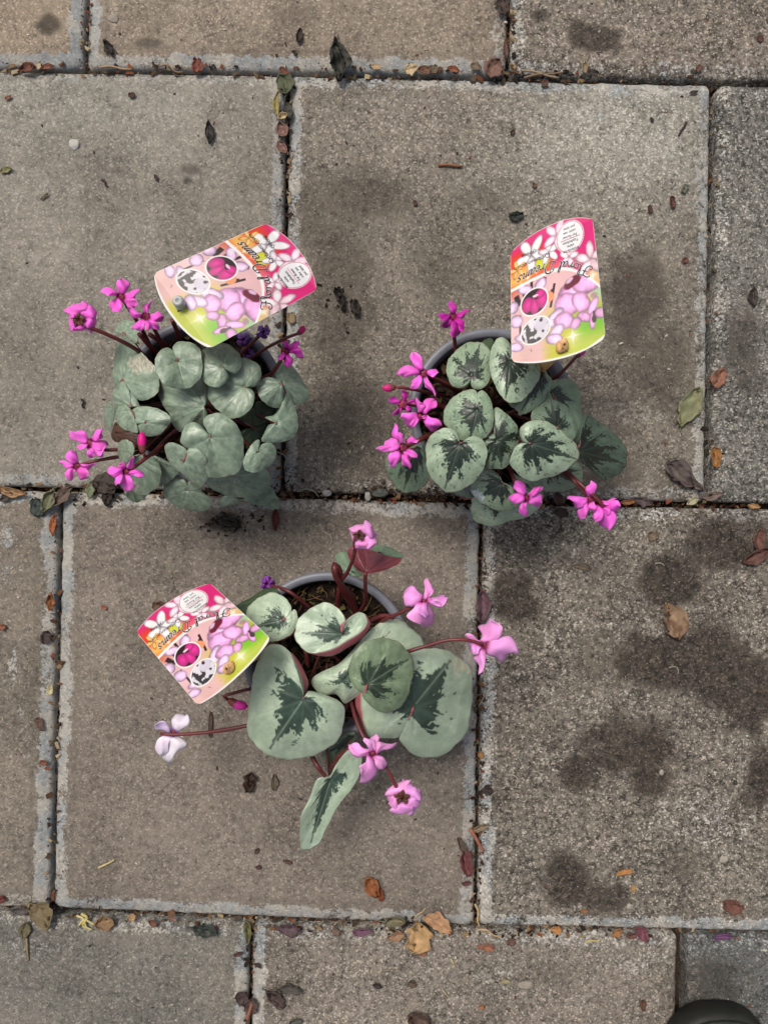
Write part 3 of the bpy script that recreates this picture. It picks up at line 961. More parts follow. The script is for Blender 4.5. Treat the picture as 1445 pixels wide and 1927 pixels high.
# =================== plant one: plain silvery leaves
p1 = Plant(381, 754, 156, 'potted cyclamen with plain silvery grey-green leaves and no dark marks', 11)
p1.top = .106
lf = lambda *a, **k: leaf(p1, *a, **k)
lf('A', (240, 140), (330, 60), [(240, 142), (190, 150), (150, 130), (170, 55), (240, 10), (320, 30), (380, 100), (378, 190), (345, 250), (290, 200)], 0, 's', dz=-6)
lf('A', (220, 605), (470, 300), [(218, 612), (160, 690), (120, 610), (130, 450), (158, 270), (230, 170), (300, 215), (380, 300), (470, 395), (540, 480), (587, 600), (580, 715), (510, 800), (400, 822), (330, 770), (265, 680)], 1, 's', dome=4, patch=((420, 455), 118, (.72, 1.15)))
lf('A', (100, 890), (45, 1040), [(115, 880), (90, 835), (50, 870), (35, 960), (50, 1050), (100, 1120), (135, 1000), (150, 930)], 0, 's', dz=-12, tilt=(.1, -.1))
lf('A', (160, 1060), (120, 1180), [(150, 1040), (118, 1110), (105, 1180), (140, 1235), (190, 1240), (230, 1180), (200, 1090)], 0, 'b', dz=-16, stalk=False)
lf('A', (150, 1150), (330, 1260), [(120, 1100), (200, 1080), (300, 1130), (380, 1160), (400, 1230), (340, 1280), (240, 1260), (160, 1230)], 0, 'b', dz=-7, stalk=False)
lf('A', (312, 878), (120, 760), [(300, 862), (285, 830), (270, 800), (300, 730), (345, 780), (388, 860), (392, 890), (340, 893), (290, 900), (225, 910), (155, 930), (122, 870), (118, 770), (150, 685), (215, 632), (262, 660), (290, 715)], 2, 's')
lf('A', (312, 930), (220, 1090), [(305, 918), (290, 890), (250, 866), (195, 880), (155, 935), (152, 1010), (185, 1075), (250, 1120), (330, 1145), (378, 1140), (365, 1060), (330, 970)], 3, 's')
lf('A', (455, 1042), (700, 1010), [(430, 1050), (385, 1062), (320, 1042), (290, 990), (310, 925), (360, 890), (455, 880), (560, 900), (680, 960), (705, 1040), (650, 1112), (600, 1160), (505, 1187), (410, 1160), (366, 1095), (395, 1060)], 3, 's')
lf('A', (1035, 880), (600, 880), [(1050, 890), (1080, 960), (1065, 1070), (960, 1100), (820, 1140), (720, 1070), (690, 960), (600, 830), (583, 730), (600, 620), (800, 560), (1000, 570), (1080, 640), (1100, 740), (1085, 830), (1060, 880)], 1, 's', dome=5)
lf('B', (540, 685), (190, 850), [(560, 686), (600, 692), (660, 672), (706, 590), (695, 490), (620, 418), (520, 395), (420, 450), (300, 560), (190, 640), (165, 730), (185, 820), (240, 895), (330, 970), (430, 1005), (535, 970), (610, 890), (640, 790), (625, 725), (580, 692)], 2, 's')
lf('A', (775, 425), (850, 700), [(770, 410), (752, 350), (710, 305), (660, 290), (590, 325), (550, 410), (552, 510), (600, 615), (690, 685), (800, 706), (910, 686), (1000, 605), (1025, 500), (1012, 340), (965, 268), (880, 230), (800, 226), (745, 255), (722, 305), (748, 365)], 4, 's', dome=4)
lf('B', (318, 482), (75, 370), [(330, 495), (372, 532), (440, 552), (492, 512), (510, 440), (482, 350), (400, 272), (320, 246), (210, 270), (110, 320), (58, 400), (60, 520), (110, 615), (180, 670), (265, 692), (335, 652), (378, 590), (368, 540)], 4, 's')
lf('A', (1108, 1192), (1210, 1600), [(1095, 1165), (1050, 1110), (1000, 1065), (930, 1038), (860, 1072), (812, 1160), (800, 1240), (845, 1292), (930, 1360), (1010, 1470), (1070, 1590), (1220, 1602), (1335, 1580), (1405, 1520), (1442, 1400), (1442, 1260), (1400, 1120), (1322, 1015), (1222, 955), (1130, 953), (1050, 990), (1030, 1055), (1070, 1115), (1108, 1160)], 3, 's', dome=5, rip=1.6, dz=2)
lf('A', (340, 1390), (590, 1680), [(340, 1400), (420, 1365), (520, 1388), (590, 1470), (612, 1580), (575, 1690), (480, 1765), (385, 1782), (335, 1720), (310, 1600), (320, 1480)], 2, 's', dz=-4, patch=((352, 1700), 62, (1.8, .75)))
lf('A', (560, 1420), (680, 1640), [(530, 1380), (620, 1408), (700, 1450), (782, 1535), (720, 1620), (600, 1692), (585, 1600), (555, 1480)], 1, 's', dz=-6)
lf('A', (310, 1710), (400, 1845), [(240, 1735), (290, 1820), (380, 1847), (440, 1802), (465, 1765), (380, 1740), (300, 1690)], 0, 's', dz=-8)
lf('A', (315, 1375), (200, 1260), [(322, 1378), (345, 1320), (320, 1252), (250, 1215), (190, 1240), (172, 1320), (188, 1420), (240, 1478), (285, 1440), (300, 1400)], 3, 's', dz=-2)
lf('A', (870, 1728), (1020, 1932), [(875, 1712), (868, 1660), (830, 1608), (740, 1590), (650, 1650), (628, 1720), (650, 1800), (740, 1880), (850, 1922), (960, 1937), (1080, 1930), (1112, 1860), (1080, 1790), (1000, 1722), (940, 1668), (890, 1630), (878, 1680)], 1, 's', dz=-10)
lf('B', (500, 1835), (870, 1920), [(470, 1800), (400, 1770), (320, 1790), (278, 1850), (300, 1902), (400, 1880), (540, 1862), (700, 1872), (870, 1922), (893, 1880), (860, 1780), (800, 1690), (640, 1740), (540, 1790)], 0, 's', dz=-16)
lf('B', (428, 1578), (640, 1800), [(400, 1585), (300, 1580), (170, 1600), (165, 1650), (210, 1712), (330, 1772), (480, 1802), (640, 1792), (785, 1705), (802, 1600), (760, 1520), (650, 1490), (520, 1500), (450, 1545)], 2, 's', dz=-10)
lf('A', (828, 1433), (1010, 1715), [(845, 1425), (883, 1385), (872, 1330), (820, 1282), (750, 1252), (690, 1248), (646, 1290), (663, 1390), (730, 1490), (810, 1555), (880, 1612), (940, 1668), (1002, 1718), (1055, 1630), (1082, 1500), (1050, 1385), (985, 1318), (925, 1298), (880, 1312), (884, 1360)], 4, 's', dz=-3)
lf('B', (668, 1345), (570, 1540), [(678, 1325), (696, 1265), (688, 1222), (655, 1225), (600, 1275), (548, 1370), (522, 1440), (540, 1512), (600, 1550), (665, 1545), (760, 1500), (835, 1430), (862, 1350), (832, 1272), (775, 1246), (712, 1265), (690, 1305)], 4, 's', dz=-4)
lf('B', (910, 655), (700, 790), [(910, 645), (860, 602), (780, 587), (700, 615), (660, 690), (690, 790), (770, 870), (872, 902), (918, 850), (935, 740)], 2, 's')
lf('B', (915, 640), (1180, 790), [(900, 625), (855, 600), (843, 550), (880, 490), (935, 430), (1015, 465), (1085, 560), (1192, 740), (1168, 810), (1060, 872), (990, 800), (940, 700)], 1, 's', dz=-4, dome=5)
lf('B', (862, 1052), (1070, 1150), [(855, 1050), (800, 1030), (743, 990), (830, 970), (890, 900), (930, 800), (985, 725), (1032, 860), (1070, 970), (1080, 1080), (1030, 1200), (900, 1242), (718, 1242), (740, 1140), (785, 1065), (840, 1062)], 3, 's', dz=-4, dome=5)
lf('B', (620, 1095), (700, 840), [(600, 1080), (540, 1050), (480, 1000), (580, 930), (630, 890), (665, 830), (760, 850), (882, 910), (850, 990), (780, 1040), (690, 1090), (640, 1100)], 0, 'g', dz=-18)
lf('B', (625, 1105), (640, 1270), [(600, 1098), (560, 1100), (508, 1142), (540, 1240), (565, 1315), (650, 1275), (722, 1220), (745, 1150), (782, 1050), (690, 1085), (640, 1110)], 0, 'g', dz=-20)

fl = lambda *a, **k: flower(p1, *a, **k)
back_flower(p1, 'P', (236, 400), 112, 116, (204, 428), MAG, ('P', [(820, 800), (640, 650), (400, 530), (215, 462), (200, 440)]), (72, 98, 112, 119, 119))
fl('P', (535, 250), [((530, 215), (540, 105), 100), ((575, 225), (675, 205), 95), ((500, 225), (395, 215), 62), ((515, 255), (468, 350), 108), ((575, 275), (655, 330), 90)], 115, mouth=9, stem=('P', [(800, 700), (700, 500), (600, 340), (540, 250)]), stemz=(72, 95, 108, 113))
fl('P', (730, 405), [((745, 375), (765, 285), 62), ((780, 400), (868, 398), 78), ((775, 420), (832, 508), 62), ((720, 430), (640, 500), 72), ((735, 440), (748, 515), 44), ((695, 385), (598, 338), 72)], 112, mouth=11, stem=('P', [(900, 720), (830, 560), (780, 470), (735, 410)]), stemz=(72, 92, 103, 110))
fl('P', (290, 1405), [((275, 1385), (155, 1305), 105), ((315, 1350), (390, 1295), 80), ((300, 1410), (428, 1420), 118), ((270, 1415), (192, 1425), 42), ((335, 1450), (395, 1505), 70), ((285, 1460), (320, 1510), 70)], 98, mouth=9, stem=('P', [(760, 1420), (620, 1445), (500, 1450), (400, 1450), (300, 1408)]), stemz=(72, 88, 93, 95, 96))
fl('P', (182, 1580), [((195, 1555), (142, 1455), 92), ((165, 1575), (62, 1555), 62), ((225, 1555), (328, 1570), 50), ((205, 1600), (275, 1672), 100), ((170, 1608), (128, 1692), 84)], 94, mouth=9, stem=('P', [(800, 1430), (600, 1490), (430, 1520), (290, 1550), (190, 1580)]), stemz=(72, 86, 92, 93, 95))
fl('P', (572, 1625), [((560, 1600), (530, 1555), 66), ((600, 1590), (640, 1525), 56), ((600, 1645), (718, 1655), 52), ((570, 1650), (598, 1775), 98), ((545, 1620), (435, 1628), 84), ((545, 1660), (505, 1725), 50)], 122, mouth=9, stem=('P', [(960, 1330), (860, 1420), (740, 1510), (650, 1580), (575, 1630)]), stemz=(74, 100, 114, 120, 121))
fl('B', (950, 325), [((952, 290), (955, 222), 62), ((985, 295), (1078, 232), 66), ((995, 325), (1132, 382), 84), ((970, 365), (985, 485), 84), ((925, 330), (878, 402), 52)], 100, mouth=9, stem=('B', [(640, 640), (740, 590), (830, 530), (895, 430), (940, 340)]), stemz=(74, 88, 94, 98, 98), col=MAGD)
bud(p1, 'P', [(712, 1480), (703, 1410), (702, 1310)], 118, 70, (214, 20, 130), ('P', [(930, 1370), (830, 1460), (740, 1505), (712, 1480)]), (80, 104, 114, 118))
bud(p1, 'B', [(1070, 155), (1110, 120), (1135, 70)], 103, 66, (206, 30, 120), ('B', [(520, 470), (700, 330), (860, 240), (1000, 175), (1075, 150)]), (78, 92, 98, 101, 102))
# withering violet flowers under the label's edge
for ctr, q in (((730, 130), 1), ((530, 210), 2), ((570, 350), 3)):
    pets = [((ctr[0] + 12 * math.cos(a), ctr[1] + 12 * math.sin(a)), (ctr[0] + l * math.cos(a), ctr[1] + l * math.sin(a)), w, -4) for a, l, w in ((.3 + q, 75, 60), (1.7 + q, 85, 50), (2.9 + q, 70, 66), (4.2 + q, 80, 48), (5.3 + q, 66, 60))]
    fl('B', ctr, pets, 92 - 4 * q, col=(112, 70, 148), mouth=8, colA=(50, 20, 50), label='withered violet flower', stem=('B', [(430, 470), (520, 330), ctr]), stemz=(72, 84, 88 - 4 * q))
for q, (pts, zz) in enumerate([([(720, 1380), (620, 1330), (520, 1310), (560, 1370), (700, 1400)], (78, 80, 76, 74, 72)), ([(760, 1350), (640, 1300), (530, 1300), (500, 1330)], (80, 84, 80, 76)), ([(860, 720), (770, 640), (700, 560), (680, 540)], (72, 84, 92, 96)), ([(920, 660), (850, 600), (760, 540)], (72, 86, 94)),
                               ([(1010, 620), (980, 520), (940, 430)], (72, 90, 104))]):
    put('flower_stalk', stalk_from(px('P', pts), [z / 1000 for z in zz], .0016, .0013), M_STALK, p1.root)

# =================== plant two: round silver leaves with dark fir-tree marks, many leaves
p2 = Plant(928, 774, 157, 'potted cyclamen with many small silver leaves with dark jagged centres and magenta flowers', 22)
p2.top = .104
lf = lambda *a, **k: leaf(p2, *a, **k)
lf('C', (1000, 200), (1040, 100), [(990, 230), (945, 130), (1000, 85), (1050, 95), (1062, 160), (1030, 240)], 0, 'g', dz=-6)
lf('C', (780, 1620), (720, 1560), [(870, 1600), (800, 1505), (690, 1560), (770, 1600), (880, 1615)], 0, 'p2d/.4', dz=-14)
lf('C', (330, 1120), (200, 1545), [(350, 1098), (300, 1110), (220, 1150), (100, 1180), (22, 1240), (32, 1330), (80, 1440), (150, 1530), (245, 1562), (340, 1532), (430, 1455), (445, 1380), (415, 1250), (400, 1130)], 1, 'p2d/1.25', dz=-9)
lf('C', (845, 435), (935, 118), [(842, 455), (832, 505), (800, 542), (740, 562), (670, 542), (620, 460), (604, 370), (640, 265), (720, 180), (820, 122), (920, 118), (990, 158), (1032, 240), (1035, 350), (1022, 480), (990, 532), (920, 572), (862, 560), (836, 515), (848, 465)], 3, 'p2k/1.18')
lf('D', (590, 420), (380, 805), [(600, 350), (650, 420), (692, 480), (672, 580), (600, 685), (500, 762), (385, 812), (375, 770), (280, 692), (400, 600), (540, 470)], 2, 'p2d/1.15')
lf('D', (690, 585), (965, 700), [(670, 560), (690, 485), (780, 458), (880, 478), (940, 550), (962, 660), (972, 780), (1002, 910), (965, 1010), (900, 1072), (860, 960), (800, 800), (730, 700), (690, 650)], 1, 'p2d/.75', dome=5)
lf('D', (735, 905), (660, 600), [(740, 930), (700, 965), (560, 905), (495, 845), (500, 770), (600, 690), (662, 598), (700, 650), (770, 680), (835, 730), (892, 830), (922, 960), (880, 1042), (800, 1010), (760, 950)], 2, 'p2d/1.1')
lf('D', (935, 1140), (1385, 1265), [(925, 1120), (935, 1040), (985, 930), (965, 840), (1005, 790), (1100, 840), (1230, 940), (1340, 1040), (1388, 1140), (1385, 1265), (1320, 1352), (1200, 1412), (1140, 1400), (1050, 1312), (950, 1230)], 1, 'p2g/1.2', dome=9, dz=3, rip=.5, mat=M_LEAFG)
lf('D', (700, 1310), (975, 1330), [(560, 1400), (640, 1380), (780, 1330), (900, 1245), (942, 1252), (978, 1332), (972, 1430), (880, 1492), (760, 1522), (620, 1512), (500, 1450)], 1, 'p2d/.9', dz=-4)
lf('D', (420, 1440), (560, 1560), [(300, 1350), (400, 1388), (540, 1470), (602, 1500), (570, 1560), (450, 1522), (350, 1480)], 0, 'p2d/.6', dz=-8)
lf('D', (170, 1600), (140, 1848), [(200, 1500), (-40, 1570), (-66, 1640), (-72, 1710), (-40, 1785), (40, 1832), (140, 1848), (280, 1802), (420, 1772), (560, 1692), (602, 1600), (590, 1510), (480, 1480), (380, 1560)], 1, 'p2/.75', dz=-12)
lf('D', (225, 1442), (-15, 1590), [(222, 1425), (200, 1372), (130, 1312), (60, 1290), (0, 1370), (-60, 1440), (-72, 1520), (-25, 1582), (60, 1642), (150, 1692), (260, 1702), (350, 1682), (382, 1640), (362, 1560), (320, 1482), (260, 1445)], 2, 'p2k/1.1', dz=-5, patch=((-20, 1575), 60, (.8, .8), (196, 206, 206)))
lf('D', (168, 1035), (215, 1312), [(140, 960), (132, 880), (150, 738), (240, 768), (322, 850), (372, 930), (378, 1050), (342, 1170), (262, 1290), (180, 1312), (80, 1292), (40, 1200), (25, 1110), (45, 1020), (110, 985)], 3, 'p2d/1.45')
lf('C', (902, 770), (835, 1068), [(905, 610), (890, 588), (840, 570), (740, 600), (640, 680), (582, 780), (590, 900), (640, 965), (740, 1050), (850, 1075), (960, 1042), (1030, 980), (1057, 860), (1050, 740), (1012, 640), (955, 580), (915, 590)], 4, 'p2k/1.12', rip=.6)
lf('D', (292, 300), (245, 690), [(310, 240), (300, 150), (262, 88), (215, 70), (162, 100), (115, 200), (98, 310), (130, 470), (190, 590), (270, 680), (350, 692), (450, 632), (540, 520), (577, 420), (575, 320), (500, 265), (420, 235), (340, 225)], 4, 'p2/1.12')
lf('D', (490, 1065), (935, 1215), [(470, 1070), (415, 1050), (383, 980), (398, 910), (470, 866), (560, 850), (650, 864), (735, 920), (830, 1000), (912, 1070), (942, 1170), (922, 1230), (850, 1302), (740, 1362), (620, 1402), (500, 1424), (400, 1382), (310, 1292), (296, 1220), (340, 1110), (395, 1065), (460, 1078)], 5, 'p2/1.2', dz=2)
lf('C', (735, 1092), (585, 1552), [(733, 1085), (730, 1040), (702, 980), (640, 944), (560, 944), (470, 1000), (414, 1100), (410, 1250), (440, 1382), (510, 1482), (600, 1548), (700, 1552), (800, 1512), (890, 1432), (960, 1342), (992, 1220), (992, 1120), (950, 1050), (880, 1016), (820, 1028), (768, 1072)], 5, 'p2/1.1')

fl = lambda *a, **k: flower(p2, *a, **k)
fl('R', (445, 530), [((445, 515), (443, 462), 40), ((458, 520), (513, 510), 40), ((455, 545), (495, 595), 44), ((445, 555), (449, 630), 46), ((425, 525), (374, 525), 40), ((432, 545), (390, 580), 36)], 108, mouth=9, stem=('R', [(520, 830), (470, 740), (455, 680), (446, 560)]), stemz=(70, 86, 92, 104), col=(192, 44, 160))
fl('Q', (612, 810), [((585, 765), (495, 590), 118), ((555, 805), (355, 825), 112), ((560, 835), (472, 935), 112), ((645, 795), (760, 800), 84), ((630, 860), (702, 1008), 84)], 108, mouth=9, stem=('Q', [(980, 1010), (820, 920), (720, 860), (625, 815)]), stemz=(72, 92, 100, 106))
fl('Q', (390, 1140), [((395, 1090), (395, 985), 72), ((340, 1120), (238, 1075), 90), ((365, 1185), (280, 1250), 56), ((445, 1125), (545, 1130), 60), ((430, 1170), (480, 1210), 60)], 98, mouth=11, stem=('Q', [(900, 1150), (700, 1150), (500, 1150), (400, 1145)]), stemz=(72, 84, 92, 96), col=(196, 50, 166))
fl('Q', (565, 1275), [((540, 1235), (383, 1285), 150), ((560, 1200), (545, 1085), 100), ((610, 1205), (730, 1095), 140), ((660, 1260), (785, 1375), 155), ((555, 1290), (465, 1368), 62), ((590, 1280), (650, 1285), 40)], 106, mouth=7, stem=('Q', [(930, 1340), (780, 1330), (650, 1320), (570, 1290)]), stemz=(72, 92, 100, 104))
fl('Q', (390, 1600), [((350, 1490), (300, 1358), 82), ((320, 1620), (215, 1530), 170), ((270, 1650), (125, 1622), 72), ((330, 1670), (242, 1775), 140), ((390, 1700), (455, 1815), 96), ((430, 1640), (528, 1712), 66), ((410, 1660), (450, 1730), 90), ((440, 1500), (538, 1520), 66), ((350, 1540), (345, 1440), 50)], 104, mouth=9, stem=('Q', [(900, 1330), (700, 1440), (520, 1540), (400, 1610)]), stemz=(72, 90, 98, 103))
fl('D', (450, 1580), [((425, 1540), (345, 1425), 102), ((475, 1565), (588, 1475), 64), ((475, 1610), (595, 1640), 118), ((440, 1640), (430, 1748), 84), ((435, 1580), (298, 1600), 110)], 100, mouth=7, stem=('D', [(240, 1200), (320, 1380), (380, 1480), (445, 1570)]), stemz=(74, 92, 96, 98))
fl('D', (1040, 1600), [((1060, 1560), (1048, 1440), 105), ((1030, 1590), (862, 1595), 135), ((1030, 1640), (958, 1785), 90), ((1075, 1620), (1090, 1700), 80)], 92, mouth=8, stem=('D', [(700, 1250), (860, 1390), (960, 1490), (1040, 1590)]), stemz=(74, 90, 92, 91))
fl('D', (1160, 1640), [((1110, 1620), (1205, 1868), 165), ((1085, 1640), (1085, 1790), 105), ((1205, 1650), (1325, 1668), 120), ((1140, 1600), (1282, 1590), 56), ((1180, 1680), (1200, 1740), 80)], 90, mouth=9, stem=('D', [(720, 1240), (900, 1400), (1020, 1510), (1110, 1590), (1180, 1670)]), stemz=(74, 91, 95, 95, 93))
bud(p2, 'Q', [(310, 955), (250, 965), (162, 965)], 104, 84, (200, 40, 120), ('Q', [(880, 1060), (700, 1020), (520, 985), (400, 965), (310, 952)]), (74, 92, 99, 103, 104))
bud(p2, 'N', [(1083, 672), (1092, 666), (1101, 660)], 100, 10, (210, 70, 160), ('N', [(1000, 715), (1040, 712), (1062, 695), (1083, 672)]), (72, 88, 96, 100))
for q, (pts, zz) in enumerate([([(930, 1230), (760, 1140), (700, 1120)], (74, 82, 84)), ([(920, 1330), (760, 1420), (540, 1530)], (74, 88, 100)), ([(1000, 1000), (880, 940), (740, 870)], (74, 84, 90))]):
    put('flower_stalk', stalk_from(px('Q', pts), [z / 1000 for z in zz], .0016, .0013), M_STALK, p2.root)

# =================== plant three: few large silver leaves, pale pink flowers
p3 = Plant(615, 1234, 158, 'potted cyclamen with few large silver leaves with dark centres and pale pink flowers', 33)
p3.top = .100
lf = lambda *a, **k: leaf(p3, *a, **k)
lf('O', (640, 285), (565, 205), [(680, 290), (650, 302), (600, 282), (568, 240), (555, 205), (585, 190), (625, 190), (645, 235)], 0, 'p3d/.3', dz=-8, stalk=False)
lf('E', (300, 880), (30, 970), [(420, 830), (500, 830), (492, 775), (430, 753), (300, 798), (180, 878), (30, 960), (60, 1030), (140, 1060), (220, 940)], 1, 'g', dz=-8)
lf('O', (600, 770), (850, 510), [(560, 835), (500, 842), (455, 805), (448, 770), (480, 740), (560, 702), (620, 650), (680, 580), (740, 522), (820, 493), (890, 518), (942, 580), (960, 622), (900, 660), (850, 720), (760, 800), (650, 850), (600, 878)], 1, 'p3/.95', rip=.4)
lf('G', (1030, 900), (765, 1070), [(1055, 870), (1050, 850), (960, 866), (880, 930), (800, 1010), (757, 1060), (790, 1112), (840, 1146), (920, 1050), (1000, 980), (1065, 910)], 0, 'p3d/1.1', dz=-4)
lf('F', (230, 1210), (300, 1320), [(160, 1145), (150, 1170), (220, 1260), (300, 1335), (305, 1310), (250, 1230), (190, 1170)], 0, 'p3d/.3', dz=-4, stalk=False)
lf('E', (545, 1130), (160, 1220), [(560, 1112), (600, 1100), (642, 1060), (648, 970), (592, 880), (510, 830), (420, 816), (320, 850), (220, 920), (140, 1040), (150, 1200), (250, 1330), (390, 1372), (530, 1350), (640, 1290), (702, 1200), (727, 1100), (712, 1030), (682, 1003), (655, 1045), (612, 1112)], 2, 'p3/.9', curl=[[(400, 1372), (402, 1374)], [(530, 1350), (535, 1362)], (((640, 1290), (650, 1305))), ((702, 1200), (715, 1210)), ((726, 1110), (728, 1112))])
lf('E', (1225, 1285), (700, 1270), [(1224, 1265), (1220, 1180), (1265, 1128), (1210, 1020), (1120, 950), (1020, 928), (920, 960), (820, 1030), (740, 1110), (698, 1200), (688, 1310), (742, 1405), (865, 1502), (1000, 1480), (1150, 1430), (1300, 1340), (1445, 1248), (1510, 1150), (1490, 1065), (1410, 1040), (1300, 1105), (1240, 1190)], 3, 'p3/1.0', dome=-3,
   curl=[[(860, 1500), (862, 1503)], [(950, 1490), (965, 1528)], [(1080, 1455), (1110, 1530)], [(1200, 1400), (1250, 1460)], [(1320, 1328), (1375, 1390)], [(1445, 1248), (1480, 1300)], [(1505, 1150), (1545, 1170)], [(1495, 1075), (1512, 1080)]])
lf('F', (715, 975), (1110, 470), [(704, 1000), (690, 1100), (640, 1200), (560, 1282), (420, 1284), (290, 1272), (240, 1150), (205, 1000), (220, 860), (320, 760), (500, 640), (640, 500), (690, 445), (790, 418), (950, 416), (1090, 450), (1192, 530), (1272, 640), (1287, 800), (1277, 1000), (1232, 1200), (1130, 1352), (1020, 1442), (880, 1477), (740, 1452), (630, 1372), (568, 1282), (645, 1210), (696, 1120), (708, 1030)], 2, 'p3/1.05', dome=4,
   patch=((1185, 560), 105, (.8, 1.0), (198, 194, 168)), curl=[[(225, 860), (160, 850)], [(215, 950), (150, 950)], [(222, 1060), (172, 1080)], [(245, 1160), (210, 1180)], [(280, 1260), (272, 1262)]])
lf('F', (262, 762), (690, 500), [(262, 775), (250, 838), (222, 850), (160, 812), (100, 722), (86, 620), (118, 490), (200, 385), (320, 318), (450, 314), (572, 358), (662, 440), (707, 560), (706, 700), (662, 860), (590, 982), (480, 1036), (370, 1022), (280, 960), (212, 872), (246, 845)], 4, 'p3o/1.08', dome=2)
lf('G', (603, 572), (290, 1050), [(605, 555), (603, 480), (566, 355), (522, 240), (482, 165), (402, 108), (330, 106), (250, 160), (195, 260), (164, 400), (148, 550), (118, 700), (118, 820), (150, 922), (250, 1032), (330, 1082), (430, 1092), (560, 1087), (700, 1062), (830, 992), (922, 882), (955, 760), (957, 650), (902, 588), (782, 540), (665, 504), (626, 520), (622, 560)], 4, 'p3/1.05', dome=5,
   curl=[[(482, 165), (484, 166)], [(505, 205), (522, 195)], [(535, 275), (580, 275)], [(566, 355), (625, 365)], [(590, 430), (645, 440)], [(602, 500), (628, 500)], [(605, 555), (608, 555)]])
# the long leaf hanging over the rim, folded along its midrib
lf('G', (838, 1262), (640, 1872), [(828, 1235), (720, 1270), (655, 1430), (590, 1560), (573, 1700), (578, 1862), (640, 1872), (730, 1832), (772, 1750), (822, 1640), (900, 1500), (1000, 1370), (1082, 1240), (1102, 1060), (1020, 1000), (940, 1062), (870, 1160)], 0, 'p3/1.05', dome=1, zabs=72, tilt=(.02, -.62), fold=7, rip=.6)
# the leaf at the back standing up, its wine red back to us
lf('O', (692, 283), (750, 200), [(690, 287), (650, 262), (622, 222), (613, 182), (640, 163), (690, 172), (760, 196), (810, 212), (858, 218), (835, 245), (770, 272), (715, 283)], 2, 'u', dome=-6, dz=4, stalk=False, label='upturned leaf showing its wine red underside')
lf('O', (760, 195), (850, 190), [(690, 172), (700, 165), (760, 158), (815, 172), (866, 208), (850, 222), (800, 212), (740, 194)], 2, 'p3d/.3', dome=1, dz=-1, stalk=False)
put('leaf_stalk', stalk_from(px('O', [(655, 480), (690, 420), (692, 350), (692, 284)]), [.068, .084, .096, .106], .0013, .0011), M_STALK, p3.root)
for pts, zz, r0 in [([(655, 475), (632, 400), (590, 350), (560, 300), (550, 250), (572, 270), (580, 330), (570, 400), (570, 440)], (68, 80, 90, 97, 100, 96, 88, 76, 68), .0021),
                    ([(450, 1115), (478, 1165), (510, 1205)], (80, 84, 80), .0014), ([(605, 900), (615, 840), (640, 815), (645, 800)], (80, 88, 92, 92), .0016),
                    ([(530, 1185), (570, 1120), (620, 1075)], (72, 80, 84), .0014), ([(720, 500), (770, 480), (820, 485)], (80, 84, 88), .0018), ([(370, 560), (420, 640), (430, 700)], (72, 80, 78), .0016)]:
    put('leaf_stalk', stalk_from(px('O', pts), [z / 1000 for z in zz], r0, r0 * .85, 30), M_STALK, p3.root)

fl = lambda *a, **k: flower(p3, *a, **{**dict(col=PINK, colA=(206, 90, 170)), **k})
back_flower(p3, 'O', (688, 118), 58, 118, (664, 116), PINK, ('O', [(650, 470), (580, 345), (612, 280), (642, 200), (645, 130), (660, 116)]), (68, 86, 100, 113, 121, 121))
fl('O', (960, 412), [((940, 402), (862, 385), 92, -1), ((965, 402), (975, 315), 46), ((985, 405), (1060, 395), 52), ((1005, 405), (1030, 440), 34), ((950, 425), (945, 525), 118, -2), ((965, 420), (968, 485), 44, 3)], 104, mouth=5, stem=('O', [(700, 600), (760, 510), (840, 470), (910, 435), (955, 415)]), stemz=(70, 90, 98, 102, 102))
fl('O', (1228, 615), [((1235, 595), (1250, 500), 100), ((1205, 595), (1150, 572), 58), ((1200, 610), (1180, 650), 52), ((1245, 625), (1355, 648), 122), ((1220, 635), (1205, 715), 56)], 98, mouth=8, stem=('O', [(700, 720), (860, 650), (960, 618), (1060, 590), (1150, 588), (1222, 608)]), stemz=(70, 96, 100, 103, 104, 101), colA=(150, 60, 110))
fl('O', (726, 1100), [((705, 1090), (627, 1062), 56), ((738, 1088), (738, 1018), 46), ((718, 1088), (692, 1035), 40), ((748, 1095), (808, 1062), 54), ((705, 1125), (672, 1208), 82), ((740, 1125), (768, 1172), 54)], 106, mouth=5, stem=('O', [(620, 760), (625, 850), (650, 950), (690, 1040), (722, 1095)]), stemz=(72, 88, 98, 104, 104))
back_flower(p3, 'O', (868, 1306), 74, 96, (860, 1302), PINK, ('O', [(630, 800), (660, 960), (740, 1090), (800, 1190), (835, 1260), (858, 1300)]), (72, 92, 98, 100, 99, 99))
fl('T', (470, 1530), [((480, 1515), (575, 1375), 175, -2, (224, 214, 230)), ((420, 1535), (295, 1475), 92, -1, (222, 198, 236)), ((420, 1570), (455, 1765), 235, -4), ((430, 1580), (360, 1740), 120, -5)], 66, mouth=5, col=WHITE, colA=(140, 90, 170), label='nearly white flower on a long stalk', stem=('T', [(1500, 1380), (1140, 1470), (800, 1530), (500, 1552), (350, 1545)]), stemz=(78, 80, 76, 72, 70))
bud(p3, 'T', [(960, 1230), (1040, 1280), (1140, 1300)], 86, 86, (226, 60, 168), ('T', [(1500, 1090), (1180, 1135), (950, 1195), (925, 1210), (960, 1235)]), (78, 86, 88, 88, 86))
ctr = (1310, 185)
pets = [((ctr[0] + 10 * math.cos(a), ctr[1] + 10 * math.sin(a)), (ctr[0] + l * math.cos(a), ctr[1] + l * math.sin(a)), w, -3) for a, l, w in ((.1, 75, 60), (1.3, 55, 60), (2.6, 60, 50), (4.0, 60, 48), (5.1, 72, 60))]
fl('T', ctr, pets, 70, col=(132, 60, 158), mouth=6, colA=(60, 20, 60), label='withered violet flower', stem=('T', [(1700, 400), (1500, 250), (1330, 200)]), stemz=(78, 84, 68))

